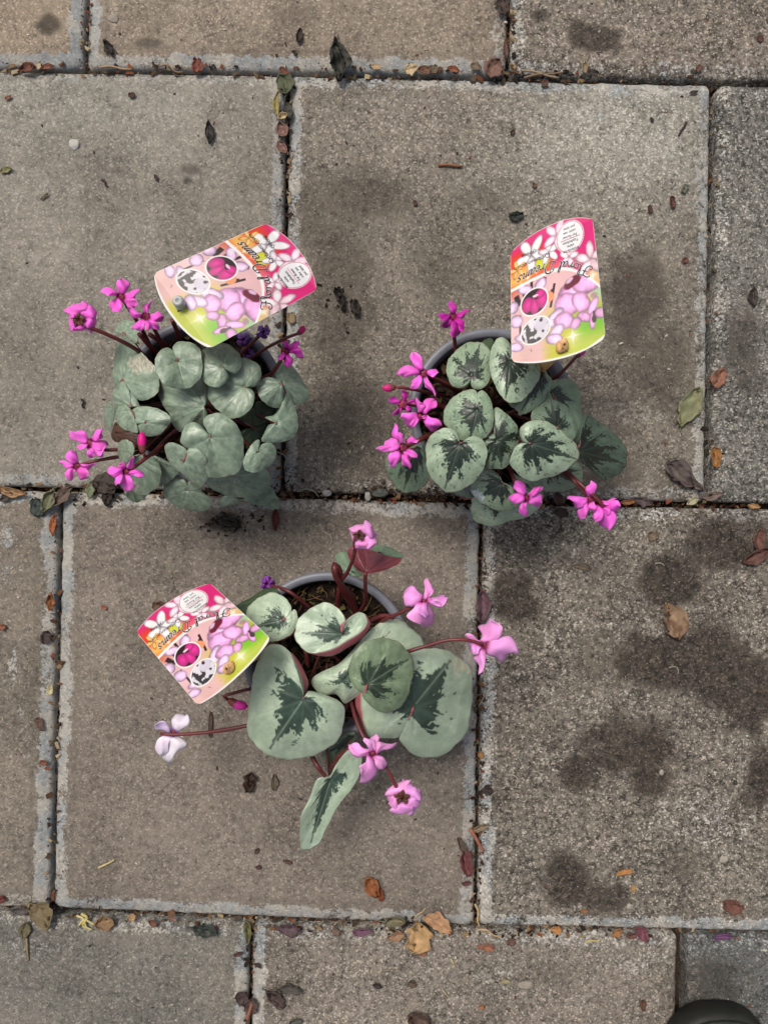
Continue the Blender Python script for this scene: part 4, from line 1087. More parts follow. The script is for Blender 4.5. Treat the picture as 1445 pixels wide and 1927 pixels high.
# ------------------------------------------------------------------ printed plant labels
def card_q(u, q, bt, bb):
    """stretch the straight quad so that both short ends bulge"""
    k = 1 - np.abs(2 * u - 1) ** 2.3
    return -bt * k + q * (1 + (bt + bb) * k)

class Card:
    # corners in photo pixels: tl, tr, br, bl of the card with the pink end on top; heights in mm
    def __init__(s, tl, tr, br, bl, zs, bt=.085, bb=.095, bow=.0055):
        s.c = [np.array(p, float) for p in (tl, tr, br, bl)]
        s.z = [z / 1000 for z in zs]; s.bt, s.bb, s.bow = bt, bb, bow
    def at(s, u, q, lift=0.0):
        """u across, q down the card (q already includes the bulge)"""
        u = np.asarray(u, float); q = np.asarray(q, float)
        U, Q = u[..., None], q[..., None]
        P = (s.c[0] * (1 - U) + s.c[1] * U) * (1 - Q) + (s.c[3] * (1 - U) + s.c[2] * U) * Q
        z = (s.z[0] * (1 - u) + s.z[1] * u) * (1 - q) + (s.z[3] * (1 - u) + s.z[2] * u) * q
        z = z + s.bow * np.sin(math.pi * np.clip(q, 0, 1)) + lift
        return Wn(P, z)

def paint_card(u, q):
    """flat print: (u across, q down) -> linear colour"""
    X, Y = u, q * 1.2
    c = np.empty(u.shape + (3,))
    c[:] = (236, 178, 168)
    def lay(m, col, k=1.0):
        nonlocal c
        m = np.clip(m, 0, 1)[..., None] * k
        c = c + (np.asarray(col, float) - c) * m
    def ell(x, y, rx, ry, ang, soft=.12, wob=.0):
        a = math.radians(ang)
        dx, dy = X - x, Y - y
        e = np.sqrt(((dx * math.cos(a) + dy * math.sin(a)) / rx) ** 2 + ((-dx * math.sin(a) + dy * math.cos(a)) / ry) ** 2)
        if wob: e = e + (fnoise(X * 14 + x * 30, Y * 14 + y * 30, 2) - .5) * wob
        return 1 - sstep(1 - soft, 1 + soft * .5, e), e
    arc = .33 + .02 * np.sin(u * 3) + .33 * np.clip(u - .35, 0, 1) ** 1.7 + .03 * np.clip(.35 - u, 0, 1)
    arc = np.where(u < .5, .355 - .05 * np.sin(math.pi * np.clip(u / 1.0, 0, 1)), .305 + .30 * np.clip(u - .5, 0, 1) ** 1.9 * 3.3)
    low = sstep(-.004, .004, q - arc)
    nz = fnoise(X * 6, Y * 6, 3) - .5
    # ---------- picture below the white line
    lay(low, (240, 198, 200))
    lay(low * sstep(.25, .0, u) * sstep(.5, .35, q), (226, 110, 82), .9)
    lay(low * sstep(.55, .75, q) * sstep(.28, .5, u), (214, 206, 40), 1)
    lay(low * sstep(.62, .85, q) * sstep(.55, .8, u), (132, 204, 34), 1)
    lay(low * sstep(.84, 1.0, q) * sstep(.25, .6, u), (206, 214, 96), .9)
    lay(low * sstep(.80, .98, q) * sstep(.42, .1, u), (238, 196, 190), 1)
    lay(low * sstep(.70, .62, q) * sstep(.85, .95, u), (170, 226, 170), .8)
    br = lambda x0, y0, x1, y1, w: 1 - sstep(w * .7, w * 1.2, np.abs((X - x0) * (y1 - y0) - (Y - y0) * (x1 - x0)) / math.hypot(x1 - x0, y1 - y0) + 9 * ((((X - x0) * (x1 - x0) + (Y - y0) * (y1 - y0)) / ((x1 - x0) ** 2 + (y1 - y0) ** 2) < 0) | (((X - x0) * (x1 - x0) + (Y - y0) * (y1 - y0)) / ((x1 - x0) ** 2 + (y1 - y0) ** 2) > 1)))
    for g in [(.14, .42, .15, .56, .012), (.40, .40, .30, .54, .022), (.48, .56, .38, .66, .02), (.10, .72, .10, .98, .012), (.06, .50, .10, .62, .03), (.5, .5, .44, .74, .014), (.24, .40, .24, .5, .016)]:
        lay(br(*g) * low, (62, 36, 40))
    lay(low * (ell(.42, .62, .07, .06, 20)[0]), (246, 168, 120))
    LIL = (226, 160, 218)
    def petal(x, y, rx, ry, ang, col=LIL, k=1):
        m, e = ell(x, y, rx, ry, ang, .10, .22)
        sh = .74 + .34 * np.clip(1 - e, 0, 1) ** .5 + .34 * (fnoise(X * 11 + x * 9, Y * 4 + y * 7, 2) - .5) + .16 * (fnoise(X * 46 + x * 9, Y * 30 + y * 7, 2) - .5) - .22 * sstep(.55, 1.0, e) + .10
        cc = np.asarray(col, float) * sh[..., None]
        nonlocal c
        mm = (m * low if k else m)[..., None]
        c = c + (np.minimum(cc, 255) - c) * mm
    for p in [(.16, .46, .10, .05, 20), (.34, .46, .08, .06, -30), (.03, .62, .06, .07, 0), (.06, .78, .08, .07, 30), (.14, .98, .11, .05, 10), (.30, 1.02, .12, .05, -15), (.05, 1.06, .09, .05, 20),
              (.70, .66, .22, .15, -35), (.62, .76, .15, .13, 15), (.84, .60, .16, .11, 25), (.78, .78, .13, .09, 50), (.48, .86, .13, .07, -40), (.58, .92, .12, .09, 20), (.50, 1.0, .09, .06, -20),
              (.90, .86, .11, .045, -55), (.80, .94, .09, .05, 35), (.97, .94, .07, .06, 0), (.88, 1.00, .035, .09, 5), (.70, .98, .06, .07, 40), (.46, 1.08, .10, .06, 20)]:
        petal(*p, col=(240, 178, 226) if p[0] > .5 else (232, 200, 234))
    m, e = ell(.70, .55, .10, .055, -20, .2, .5); lay(m * low, (120, 30, 60))
    m, e = ell(.665, .525, .055, .025, -25, .3, .7); lay(m * low, (232, 200, 226))
    m, e = ell(.90, .985, .03, .045, 0, .2, .3); lay(m * low, (92, 60, 66))
    lay(br(.905, .90, .90, .98, .012) * low, (84, 62, 60))
    m, e = ell(.92, .75, .045, .035, 0, .4, .4); lay(m * low, (186, 140, 150), .8)
    # ---------- upper field
    up = 1 - low
    lay(up, (232, 48, 136))
    lay(up * sstep(.62, .25, u) * sstep(-.02, .10, q), (232, 84, 48))
    lay(up * sstep(.18, .30, q) * sstep(.80, .40, u), (238, 122, 78), .9)
    lay(up * ell(.12, .30, .20, .10, -20, .6)[0], (250, 200, 110), .95)
    lay(up * ell(.38, .24, .10, .075, 0, .5, .4)[0], (220, 226, 60))
    lay(up * sstep(.72, .95, u) * sstep(.3, .45, q), (240, 206, 140), .95)
    lay(up * ell(.66, .36, .17, .07, 10, .6, .4)[0], (240, 130, 158), .85)
    lay(up * ell(.88, .60, .14, .05, 45, .6)[0], (236, 214, 150), .9)
    def blossom(x, y, r, col, ang0, n=5, w=.42):
        for i in range(n):
            a = ang0 + i * 360 / n
            petal(x + r * .55 * math.cos(math.radians(a)), y + r * .55 * math.sin(math.radians(a)), r * .55, r * .55 * w, a, col, 0)
    c_low = c.copy()
    blossom(.25, .11, .19, (250, 244, 250), 20, 5, .5)
    blossom(.46, .15, .13, (250, 236, 246), 50, 5, .5)
    blossom(.56, .01, .16, (250, 214, 232), 10, 5, .5)
    blossom(.92, .38, .17, (252, 216, 226), -15, 5, .5)
    blossom(.08, .22, .10, (250, 190, 120), 40)
    blossom(.68, .28, .11, (252, 220, 234), 0, 5, .5)
    c = c_low * low[..., None] + c * up[..., None]
    # sparkles
    for x, y, r in ((.66, 1.10, .05), (.30, .30, .02), (.20, .34, .015), (.93, .55, .03), (.12, .40, .015)):
        d = np.hypot(X - x, Y - y)
        st = np.exp(-(d / r) ** 1.2) * 1.1 + .6 * np.exp(-(np.minimum(np.abs(X - x), np.abs(Y - y)) / .006) ** 2) * np.exp(-(d / (2 * r)) ** 2)
        lay(st, (255, 250, 232))
    # white line
    lay(1 - sstep(.011, .016, np.abs(q - arc)), (255, 252, 250))
    # oval insets
    for (x, y, rx, ry, a) in ((.265, .625, .165, .150, -22), (.265, .935, .175, .140, -25)):
        m, e = ell(x, y, rx, ry, a, .03); lay(m, (255, 252, 250))
    m1, e1 = ell(.265, .625, .148, .133, -22, .04)
    lay(m1, (52, 26, 34))
    for p in [(.19, .64, .07, .085, 20), (.27, .665, .055, .10, 8), (.35, .62, .075, .10, -10), (.33, .56, .07, .05, -30)]:
        mm, ee = ell(*p, .1, .15)
        sh = .75 + .35 * np.clip(1 - ee, 0, 1)
        f = (mm * m1)[..., None]
        c = c + (np.minimum(np.array((242, 60, 168)) * sh[..., None], 255) - c) * f
    lay(ell(.285, .585, .028, .018, 0, .3)[0] * m1, (90, 10, 50)); lay(ell(.28, .565, .035, .012, 0, .3, .8)[0] * m1, (250, 220, 236))
    m2, e2 = ell(.265, .935, .158, .124, -25, .04)
    lay(m2, (60, 56, 58))
    wf = sstep(.53, .60, vnoise(X * 26 + 3, Y * 26 + 7) * .6 + fnoise(X * 30 + 2, Y * 22, 2) * .5 - .15 * (X < .2))
    lay(wf * m2, (232, 228, 236))
    lay(ell(.325, .885, .075, .06, -30, .1, .2)[0] * m2, (222, 216, 230)); lay(ell(.33, .84, .02, .02, 0, .3, .5)[0] * m2, (60, 20, 40))
    # round seal
    d = np.hypot(X - .715, (Y - .085))
    lay(1 - sstep(.163, .170, d), (252, 250, 250)); lay((1 - sstep(.158, .162, d)) * sstep(.150, .154, d), (214, 130, 150)); lay(1 - sstep(.148, .152, d), (250, 250, 252))
    lay((vnoise(X * 47 + 3, Y * 47) > .972) * sstep(.5, .8, q), (120, 96, 70), .6)      # specks of soil
    c = np.clip(c * (1 + nz[..., None] * .10), 0, 255)
    return lin(c) ** 1.12 * .68

# hand-drawn script letters: strokes on an em square (baseline 0, x-height .45, ascender 1)
GL = {
 'F': (.78, [[(.02, .80), (.10, .98), (.30, 1.0), (.55, .93), (.80, .98), (.92, 1.06)], [(.55, .94), (.50, .60), (.40, .22), (.24, -.04), (.06, -.10), (-.06, .02), (.0, .20), (.14, .22)], [(.28, .48), (.48, .53), (.66, .50)]]),
 'l': (.28, [[(.02, .10), (.14, .45), (.22, .85), (.17, 1.0), (.10, .88), (.08, .45), (.11, .10), (.20, .0), (.30, .08)]]),
 'o': (.46, [[(.22, .45), (.06, .36), (.02, .16), (.12, .0), (.28, .06), (.35, .26), (.28, .42), (.22, .45), (.30, .38), (.46, .40)]]),
 'r': (.42, [[(.0, .36), (.08, .45), (.12, .36), (.06, .0)], [(.09, .22), (.20, .42), (.32, .45), (.36, .36)]]),
 'a': (.48, [[(.36, .38), (.24, .46), (.08, .36), (.03, .14), (.12, .0), (.26, .10), (.36, .40), (.34, .12), (.40, .0), (.50, .10)]]),
 'D': (.92, [[(.30, .96), (.26, .50), (.16, .02)], [(-.02, .10), (.06, -.02), (.22, .02), (.46, .02), (.70, .22), (.78, .56), (.66, .88), (.40, 1.02), (.14, .96), (.0, .80), (.04, .66), (.16, .70)]]),
 'e': (.42, [[(.04, .20), (.22, .24), (.32, .36), (.24, .46), (.10, .40), (.03, .18), (.12, .0), (.28, .04), (.42, .18)]]),
 'm': (.74, [[(.0, .36), (.07, .45), (.10, .36), (.05, .0)], [(.08, .22), (.20, .43), (.30, .40), (.26, .0)], [(.29, .22), (.42, .44), (.54, .40), (.51, .10), (.58, .0), (.70, .12)]]),
 's': (.40, [[(.30, .40), (.20, .46), (.08, .40), (.12, .27), (.26, .18), (.26, .04), (.12, -.02), (.0, .06)]]),
 ' ': (.34, []),
}
def script_strokes(text, x0, em):
    """centre lines of a line of script, slanted"""
    x = x0; outl = []
    for ch in text:
        w, st = GL[ch]
        for s_ in st:
            P = np.array(s_, float)
            P[:, 0] += .28 * P[:, 1]
            outl.append(catmull(P, max(8, len(s_) * 4)) * em + np.array([x, 0]))
        x += w * em
    return outl, x - x0

def base_q(u):
    return np.interp(u, [0, .09, .3, .47, .68, .88, 1.0], [.262, .243, .212, .216, .272, .365, .43])

def ribbon(P, nib, ang):
    """broad-nib pen stroke as a strip"""
    n = np.array([math.cos(ang), math.sin(ang)])
    T = np.gradient(P, axis=0); T /= np.linalg.norm(T, axis=1)[:, None] + 1e-9
    N = np.stack([-T[:, 1], T[:, 0]], 1)
    w = nib * (.42 + .58 * np.abs(N @ n))
    w[0] *= .6; w[-1] *= .6
    return P + N * w[:, None] / 2, P - N * w[:, None] / 2

def card_lettering(card, parent):
    # title along the curved line, reading from the u = 1 side, letters upright towards the picture
    em = .118
    strokes, width = script_strokes('Floral Dreams', 0, 1.0)
    sc = .85 / width
    for name, mat, nib, lift in (('lettering_edge', M_INKW, .17, .00016), ('lettering', M_INK, .115, .00026)):
        V, F, n = [], [], 0
        for st in strokes:
            a, b = ribbon(st, nib, .7)
            row = []
            for P in (a, b):
                u = .930 - P[:, 0] * sc
                q = base_q(u) + P[:, 1] * em * .82
                row.append(card.at(u, q, lift))
            k = len(st)
            V.append(np.concatenate(row)); F += [(n + i, n + i + 1, n + k + i + 1, n + k + i) for i in range(k - 1)]
            n += 2 * k
        put(name, mesh(name, np.concatenate(V), F), mat, parent, smooth=False)
    # small print set in a plain sans, laid on the card
    def small(text, u0, q0, su, sq, name, mat, shear=0.0, ang=0.0, align='LEFT', curve=None):
        cu = bpy.data.curves.new('print', 'FONT')
        cu.body = text; cu.shear = shear; cu.align_x = align; cu.size = 1.0; cu.resolution_u = 2
        to = bpy.data.objects.new('print', cu)
        C.objects.link(to)
        dg = bpy.context.evaluated_depsgraph_get()
        me0 = bpy.data.meshes.new_from_object(to.evaluated_get(dg))
        v = np.empty(len(me0.vertices) * 3); me0.vertices.foreach_get('co', v); v = v.reshape(-1, 3)
        F = [tuple(p.vertices) for p in me0.polygons]
        bpy.data.objects.remove(to); bpy.data.meshes.remove(me0); bpy.data.curves.remove(cu)
        ca, sa = math.cos(ang), math.sin(ang)
        xx = (v[:, 0] * ca - v[:, 1] * sa) * su; yy = (v[:, 0] * sa + v[:, 1] * ca) * sq
        u = u0 - xx
        q = q0 + yy + (curve(u) - curve(u0) if curve else 0)
        put(name, mesh(name, card.at(u, q, .00024), F), mat, parent, smooth=False)
    small('Cyclamen coum', .475, .140, .066, .050, 'lettering', M_INK, .25, 0, curve=lambda u: .30 * (base_q(u) - .2))
    small('cyberia', .315, .060, .062, .050, 'lettering', M_INK, .25, 0)
    for k, s_ in enumerate(['Blütenfarbe:', 'siehe', 'Topfetikett.', 'For flower', 'color see', 'pot label']):
        qk = .166 - k * .036 - (.012 if k > 2 else 0)
        small(s_, .712 + (.118 if k < 0 else 0), qk - .020 + .026, .040, .034, 'lettering', M_INK, .0, .0, 'CENTER')
    for qk in (.081,):
        a = np.array([.60, .83, .83, .60]); b = np.array([qk, qk, qk + .004, qk + .004])
        put('print_rule', mesh('print_rule', card.at(a, b, .00024), [(0, 1, 2, 3)]), M_INKR, parent, smooth=False)

def make_label(card, label, peg_uq, stick_foot, wood, head):
    pu, pq = peg_uq
    top = card.at(np.array(pu), np.array(pq))
    root = empty('plant_label', (float(top[0]), float(top[1]), 0.066), label, 'plant label', 'printed care labels stuck in the pots')
    n, m = 180, 220
    U, Q0 = np.meshgrid(np.linspace(0, 1, n), np.linspace(0, 1, m))
    # small rounded corners
    rr = .045
    ed = np.minimum(Q0, 1 - Q0)
    inset = np.where(ed < rr, rr - np.sqrt(np.maximum(rr ** 2 - (rr - ed) ** 2, 0)), 0)
    U = inset + U * (1 - 2 * inset)
    Q = card_q(U, Q0, card.bt, card.bb)
    P = card.at(U, Q)
    col = paint_card(U, np.clip(Q, -.2, 1.2))
    # white trimmed border of the print
    bd = np.minimum(np.minimum(U, 1 - U), np.minimum(Q0, 1 - Q0) * 1.15)
    wgt = (1 - sstep(.003, .006, bd))[..., None]
    wgt = np.maximum(wgt, ((1 - sstep(.0, .012, (1 - Q0) - .008 * np.sin(math.pi * U) - .04 * np.clip(U - .8, 0, 1) * 3))[..., None]) * .9)
    col = col + (np.array((.70, .69, .67)) - col) * wgt
    me = mesh('card', P.reshape(-1, 3), [(f[0], f[1], f[2], f[3])[::-1] for f in grid_faces(m, n)], col.reshape(-1, 3))
    me.update()
    if me.polygons[0].normal.z < 0:
        me.flip_normals()
    o = put('card', me, [M_CARD, M_CARDBACK], root)
    sm = o.modifiers.new('thickness', 'SOLIDIFY'); sm.thickness = .0006; sm.offset = -1; sm.material_offset = 1; sm.material_offset_rim = 1
    card_lettering(card, o)
    # stick through the hole
    foot = np.array(W(stick_foot[0], stick_foot[1], .066)); foot[2] = .062
    d = top - foot; d /= np.linalg.norm(d)
    if wood:
        up = top + d * .0030
        nseg = 12
        V = []
        side = np.cross(d, [0, 0, 1.0]); side /= np.linalg.norm(side)
        oth = np.cross(d, side)
        ks = [(0, .0026), (.3, .0029), (.8, .0028), (.93, .0028), (1.0, .0026), (1.015, .0020), (1.02, .0006)]
        L = np.linalg.norm(up - foot)
        for k, rd in ks:
            for j in range(nseg):
                a = 2 * math.pi * j / nseg
                V.append(foot + d * L * k + side * rd * math.cos(a) * 1.25 + oth * rd * .62 * math.sin(a))
        F = grid_faces(len(ks), nseg, True)
        F.append(tuple(range((len(ks) - 1) * nseg, len(ks) * nseg)))
        put('stick', mesh('stick', V, F), M_WOOD, root)
        # splayed, sawn end of the stick standing proud of the card
        a = np.linspace(0, 2 * np.pi, 14, endpoint=False)
        ex = np.array(head[0], float)
        hv = []
        cpx = np.array([top[0], top[1]])
        for sc, dzv in ((1.0, .0004), (1.0, .0026), (.86, .0036), (.3, .0040)):
            e = np.stack([np.cos(a) * head[1] * (1 + .12 * np.sin(2 * a + 1)), np.sin(a) * head[2] * (1 + .10 * np.cos(3 * a))], 1) * sc
            ca, sa = math.cos(head[3]), math.sin(head[3])
            e = e @ np.array([[ca, sa], [-sa, ca]])
            hv.append(np.column_stack([cpx[0] + e[:, 0], cpx[1] + e[:, 1], np.full(14, top[2] + dzv)]))
        F = grid_faces(4, 14, True) + [tuple(range(42, 56))]
        put('stick_end', mesh('stick_end', np.concatenate(hv), F), M_WOOD, root)
    else:
        Pp = np.linspace(foot, top + d * .006, 10)
        V, F = tube(Pp, np.r_[np.full(8, .0024), .0030, .0024], 12)
        put('stick', mesh('stick', V, F), M_PEG, root)
        a = np.linspace(0, 2 * np.pi, 18, endpoint=False)
        hv = [np.column_stack([top[0] + .0004 + r_ * np.cos(a), top[1] + r_ * np.sin(a) + .0008, np.full(18, top[2] + h_)]) for r_, h_ in ((.0029, .0005), (.0031, .0045), (.0029, .0062), (.0021, .0071), (.0012, .0068), (.0002, .0060))]
        put('stick_end', mesh('stick_end', np.concatenate(hv), grid_faces(6, 18, True)), M_PEG, root)
        # slot in the card next to the peg
        su = np.array([pu + .012, pu + .055, pu + .05, pu + .008]); sq_ = np.array([pq + .005, pq + .02, pq + .05, pq + .035])
        put('slot', mesh('slot', card.at(su, sq_, .0002), [(0, 1, 2, 3)]), M_INK, root, smooth=False)
    return root

c1 = Card((500, 420), (596, 546), (395, 656), (290, 514), (122, 124, 138, 136))
make_label(c1, 'printed flower label leaning left over the plain-leaved plant, on a grey peg', (.44, .985), (392, 660), False, None)
c2 = Card((960, 476), (1115, 412), (1139, 635), (962, 680), (124, 130, 150, 146), bt=.10, bb=.085)
make_label(c2, 'printed flower label standing above the many-leaved plant, on a wooden stick', (.535, .985), (985, 720), True, ((0, 0), .0026, .0040, -.5))
c3 = Card((257, 1190), (396, 1097), (509, 1201), (372, 1327), (100, 102, 146, 142), bt=.085, bb=.065)
make_label(c3, 'printed flower label hanging out left of the few-leaved plant, on a wooden stick', (.50, .93), (520, 1215), True, ((0, 0), .0026, .0036, -.6))

# ------------------------------------------------------------------ shoe at the corner
def make_shoe():
    tip = np.array(W(1352, 1896, .012)); L, Wd = .285, .106
    root = empty('shoe', (tip[0], tip[1] - .12, 0), 'rounded toe of a dark olive rubber shoe at the corner of the picture', 'shoe')
    def outline(off, n=64):
        pts = []
        for i in range(n):
            a = 2 * math.pi * i / n
            y = math.sin(a); x = math.cos(a)
            yy = -L / 2 + (L / 2 - off) * (np.sign(y) * abs(y) ** .80)
            ww = (Wd / 2 - off) * (1 - .14 * (1 - (yy + L) / L)) 
            pts.append((tip[0] + np.sign(x) * abs(x) ** .72 * ww, tip[1] + yy))
        return np.array(pts)
    def loft(name, prof, mat, parent):
        V = []
        for off, z in prof:
            o = outline(off)
            V.append(np.column_stack([o, np.full(len(o), z)]))
        n = 64
        F = grid_faces(len(prof), n, True)
        F.append(tuple(range((len(prof) - 1) * n, len(prof) * n)))
        return put(name, mesh(name, np.concatenate(V), F), mat, parent)
    loft('sole', [(.003, 0), (.000, .003), (.000, .016), (.002, .020), (.006, .021)], M_RUBBER2, root)
    # upper: dome over the toe that opens towards the ankle
    n, m = 64, 12
    V = []
    for k in range(m):
        t = k / (m - 1)
        o = outline(.0055 + .036 * t ** 1.6)
        frontness = np.clip((o[:, 1] - (tip[1] - L)) / L, 0, 1)
        zt = .021 + (.022 + .05 * (1 - frontness)) * math.sin(t * math.pi / 2)
        V.append(np.column_stack([o, zt]))
    F = [f for f in grid_faces(m, n, True)]
    top = tuple(range((m - 1) * n, m * n))
    put('upper', mesh('upper', np.concatenate(V), F + [top]), M_RUBBER, root)
    # welt and the stitched seam over the toe
    o = outline(.0045)
    V, F = tube(np.column_stack([o, np.full(64, .0215)])[8:57 - 32 + 8], .0016, 8)
    put('welt', mesh('welt', V, F), M_RUBBER2, root)
    a = np.linspace(.25, math.pi - .25, 24)
    seam = np.column_stack([tip[0] + .027 * np.cos(a), tip[1] - .034 + .024 * np.sin(a), .0475 + .003 * np.sin(a * 3) - .004 * np.sin(a)])
    V, F = tube(seam, .0013, 7)
    put('seam', mesh('seam', V, F), M_RUBBER2, root)
make_shoe()

# ------------------------------------------------------------------ fallen leaves, twigs and bits
def ground_leaf(x, y, L, Wd, ang, col, label, z=1.2, curl=.12, crumple=.0, shape='leaf', name='fallen_leaf', cat='fallen leaf', stalk=True, col2=None, group=None, midrib=True):
    """(x, y) photo pixel of the middle, L and Wd in photo pixels, ang: stalk-to-tip direction in the picture (0 right, 90 down)"""
    r = np.random.default_rng(int(x * 13 + y * 7))
    L = L * S; Wd = Wd * S
    n, m = 17, 11
    u = np.linspace(0, 1, n); v = np.linspace(-1, 1, m)
    U, V = np.meshgrid(u, v, indexing='ij')
    if shape == 'leaf': pr = np.interp(u, [0, .06, .2, .4, .6, .8, .93, 1], [.05, .25, .68, .97, 1, .72, .34, .04])
    elif shape == 'oval': pr = np.sqrt(np.maximum(1 - (2 * u - 1) ** 2, .004)) * (.9 + .2 * u)
    elif shape == 'spoon': pr = np.interp(u, [0, .1, .35, .55, .75, .92, 1], [.04, .12, .45, .9, 1, .7, .12])
    else: pr = np.interp(u, [0, .05, .3, .6, .85, 1], [.3, .7, 1, .9, .7, .35])
    crumple = max(crumple, .07)
    pr = pr * (1 + (.18 if crumple <= .07 else .30) * (vnoise(u * 5 + x, u * 0 + y) - .5) * 2)
    asym = 1 + .18 * (r.random() - .5) * 2 * V
    X = (U - .5) * L; Y = V * pr[:, None] * Wd / 2 * asym
    Y = Y + L * (r.random() - .5) * .16 * np.sin(math.pi * U)
    ragged = (vnoise(U * 9 + x, V * 6 + y) - .5)
    sz = min(L, Wd * 2)
    zz = curl * sz * (V ** 2) * (.4 + .6 * r.random()) + curl * sz * .9 * (U - .45) ** 2 * (1.5 - r.random())
    zz = zz - .04 * sz * np.exp(-(V / .12) ** 2) + .05 * sz * (fnoise(U * 3 + x, V * 2 + y, 2) - .5)
    if crumple:
        zz = zz + crumple * sz * (fnoise(U * 3.5 + x, V * 2.5 + y, 3) - .35)
        X = X + ragged * L * .12; Y = Y + (vnoise(U * 8 + y, V * 5 + x) - .5) * Wd * .2
    zz = zz - zz.min() + z / 1000
    a = -math.radians(ang)
    ca, sa = math.cos(a), math.sin(a)
    cx, cy, _ = W(x, y, 0)
    PX = X * ca - Y * sa; PY = X * sa + Y * ca
    mute = lambda k: lin(np.array(k, float) * .80 + .20 * np.mean(k)) * .62
    col = tuple(col)
    c = np.broadcast_to(mute(col), U.shape + (3,)).copy()
    if col2 is not None:
        f = sstep(.45, .62, fnoise(U * 3 + y, V * 2 + x, 2))[..., None]
        c = c * (1 - f) + mute(col2) * f
    c = c * (.72 + .56 * fnoise(U * 5 + x, V * 4, 3))[..., None]
    if midrib:
        mid = np.exp(-(V * pr[:, None] * Wd / .0011) ** 2)[..., None] * (U < .95)[..., None]
        c = c * (1 + .35 * mid)
        sv = (np.abs(np.mod(U * 6 - np.abs(V) * 1.1, 1) - .5) < .09)[..., None] * (np.abs(V) > .1)[..., None]
        c = c * (1 + .12 * sv)
    Vv = np.stack([PX, PY, zz], -1).reshape(-1, 3)
    F = grid_faces(n, m)
    me = mesh(name, Vv, [(f[0], f[3], f[2], f[1]) for f in F], c.reshape(-1, 3))
    if me.polygons[len(F) // 2].normal.z < 0: me.flip_normals()
    o = new_obj(name, me, M_DRY)
    o.location = (cx, cy, 0)
    tag(o, label, cat, group)
    sm = o.modifiers.new('thickness', 'SOLIDIFY'); sm.thickness = .0003; sm.offset = -1
    if stalk and L > .011:
        p0 = Vv.reshape(n, m, 3)[0, m // 2]; p1 = Vv.reshape(n, m, 3)[2, m // 2]
        d = (p0 - p1); d[2] = 0; d /= np.linalg.norm(d) + 1e-9
        pts = np.array([p1, p0, p0 + d * L * .10 + [0, 0, -.0003], p0 + d * L * .2 + np.array([-d[1], d[0], 0]) * L * .04])
        pts[2:, 2] = np.maximum(pts[2:, 2] * .6, .0012)
        Vt, Ft = tube(catmull(pts, 8), np.linspace(.00045, .0003, 8), 6)
        so = new_obj('leaf_stalk', mesh('leaf_stalk', Vt, Ft, np.repeat(mute(col)[None] * 1.1, len(Vt), 0)), M_DRY, o)
    return o

DL = ground_leaf
# upper joint and the first row
DL(636, 122, 76, 44, 84, (62, 62, 52), 'crumpled dark grey-green leaf across the top joint', crumple=.34, col2=(38, 38, 34), curl=.05)
DL(207, 93, 30, 16, 60, (46, 36, 30), 'ragged dark brown leaf scrap above the top joint at left', crumple=.2, stalk=False)
DL(56, 133, 30, 16, 350, (128, 70, 52), 'rust brown leaf in the top joint at far left', curl=.2)
DL(74, 127, 18, 12, 300, (196, 164, 128), 'tan leaf tip between two brown leaves in the top joint')
DL(92, 129, 22, 10, 350, (150, 84, 58), 'orange-brown leaf sliver in the top joint at left', stalk=False)
DL(373, 127, 26, 22, 270, (142, 72, 54), 'red-brown triangular leaf pointing up from the top joint', shape='flake', stalk=False, curl=.2)
DL(564, 70, 26, 12, 100, (62, 48, 38), 'small dark brown scrap on the middle slab of the top row', stalk=False)
DL(555, 102, 10, 7, 60, (48, 32, 28), 'tiny black-brown scrap just above the top joint', stalk=False)
DL(708, 129, 20, 13, 10, (188, 156, 112), 'small tan leaf right of the dark crumpled leaf in the top joint')
DL(773, 133, 24, 20, 160, (214, 184, 136), 'cream round leaf in the top joint', shape='oval')
DL(798, 136, 24, 15, 10, (124, 80, 58), 'brown leaf next to the cream leaf in the top joint', shape='oval', stalk=False)
DL(816, 133, 16, 18, 80, (112, 92, 66), 'olive brown scrap between two brown leaves in the top joint', shape='flake', stalk=False)
DL(852, 134, 22, 12, 15, (164, 92, 58), 'orange leaf edge peeping out of the top joint', stalk=False)
DL(895, 128, 20, 16, 200, (120, 100, 78), 'dull brown leaf left of the big brown leaf in the top joint', shape='oval', stalk=False)
DL(928, 134, 40, 34, 120, (136, 94, 78), 'big dull red-brown leaf at the joint corner of the top row', shape='leaf', curl=.16, z=2)
DL(946, 14, 34, 24, 80, (74, 54, 46), 'dark brown leaf in the upright joint at the top edge', shape='flake', crumple=.12, stalk=False)
DL(951, 95, 36, 8, 85, (104, 70, 56), 'narrow brown leaf standing in the upright joint of the top row', stalk=False)
DL(1099, 130, 24, 11, 95, (150, 126, 92), 'narrow tan leaf below the big dark stain')
DL(1024, 158, 13, 13, 40, (96, 66, 54), 'small square brown scrap at the top of the large middle slab', shape='flake', stalk=False)
DL(1115, 139, 18, 12, 10, (72, 60, 54), 'dark grey scrap in the top joint right of the tan leaf', stalk=False, shape='oval')
DL(1313, 131, 14, 12, 300, (110, 66, 50), 'small rusty flake near the top joint at right', stalk=False, shape='flake')
DL(1427, 76, 12, 14, 60, (96, 58, 48), 'small maroon flake on the top right slab', stalk=False, shape='flake')
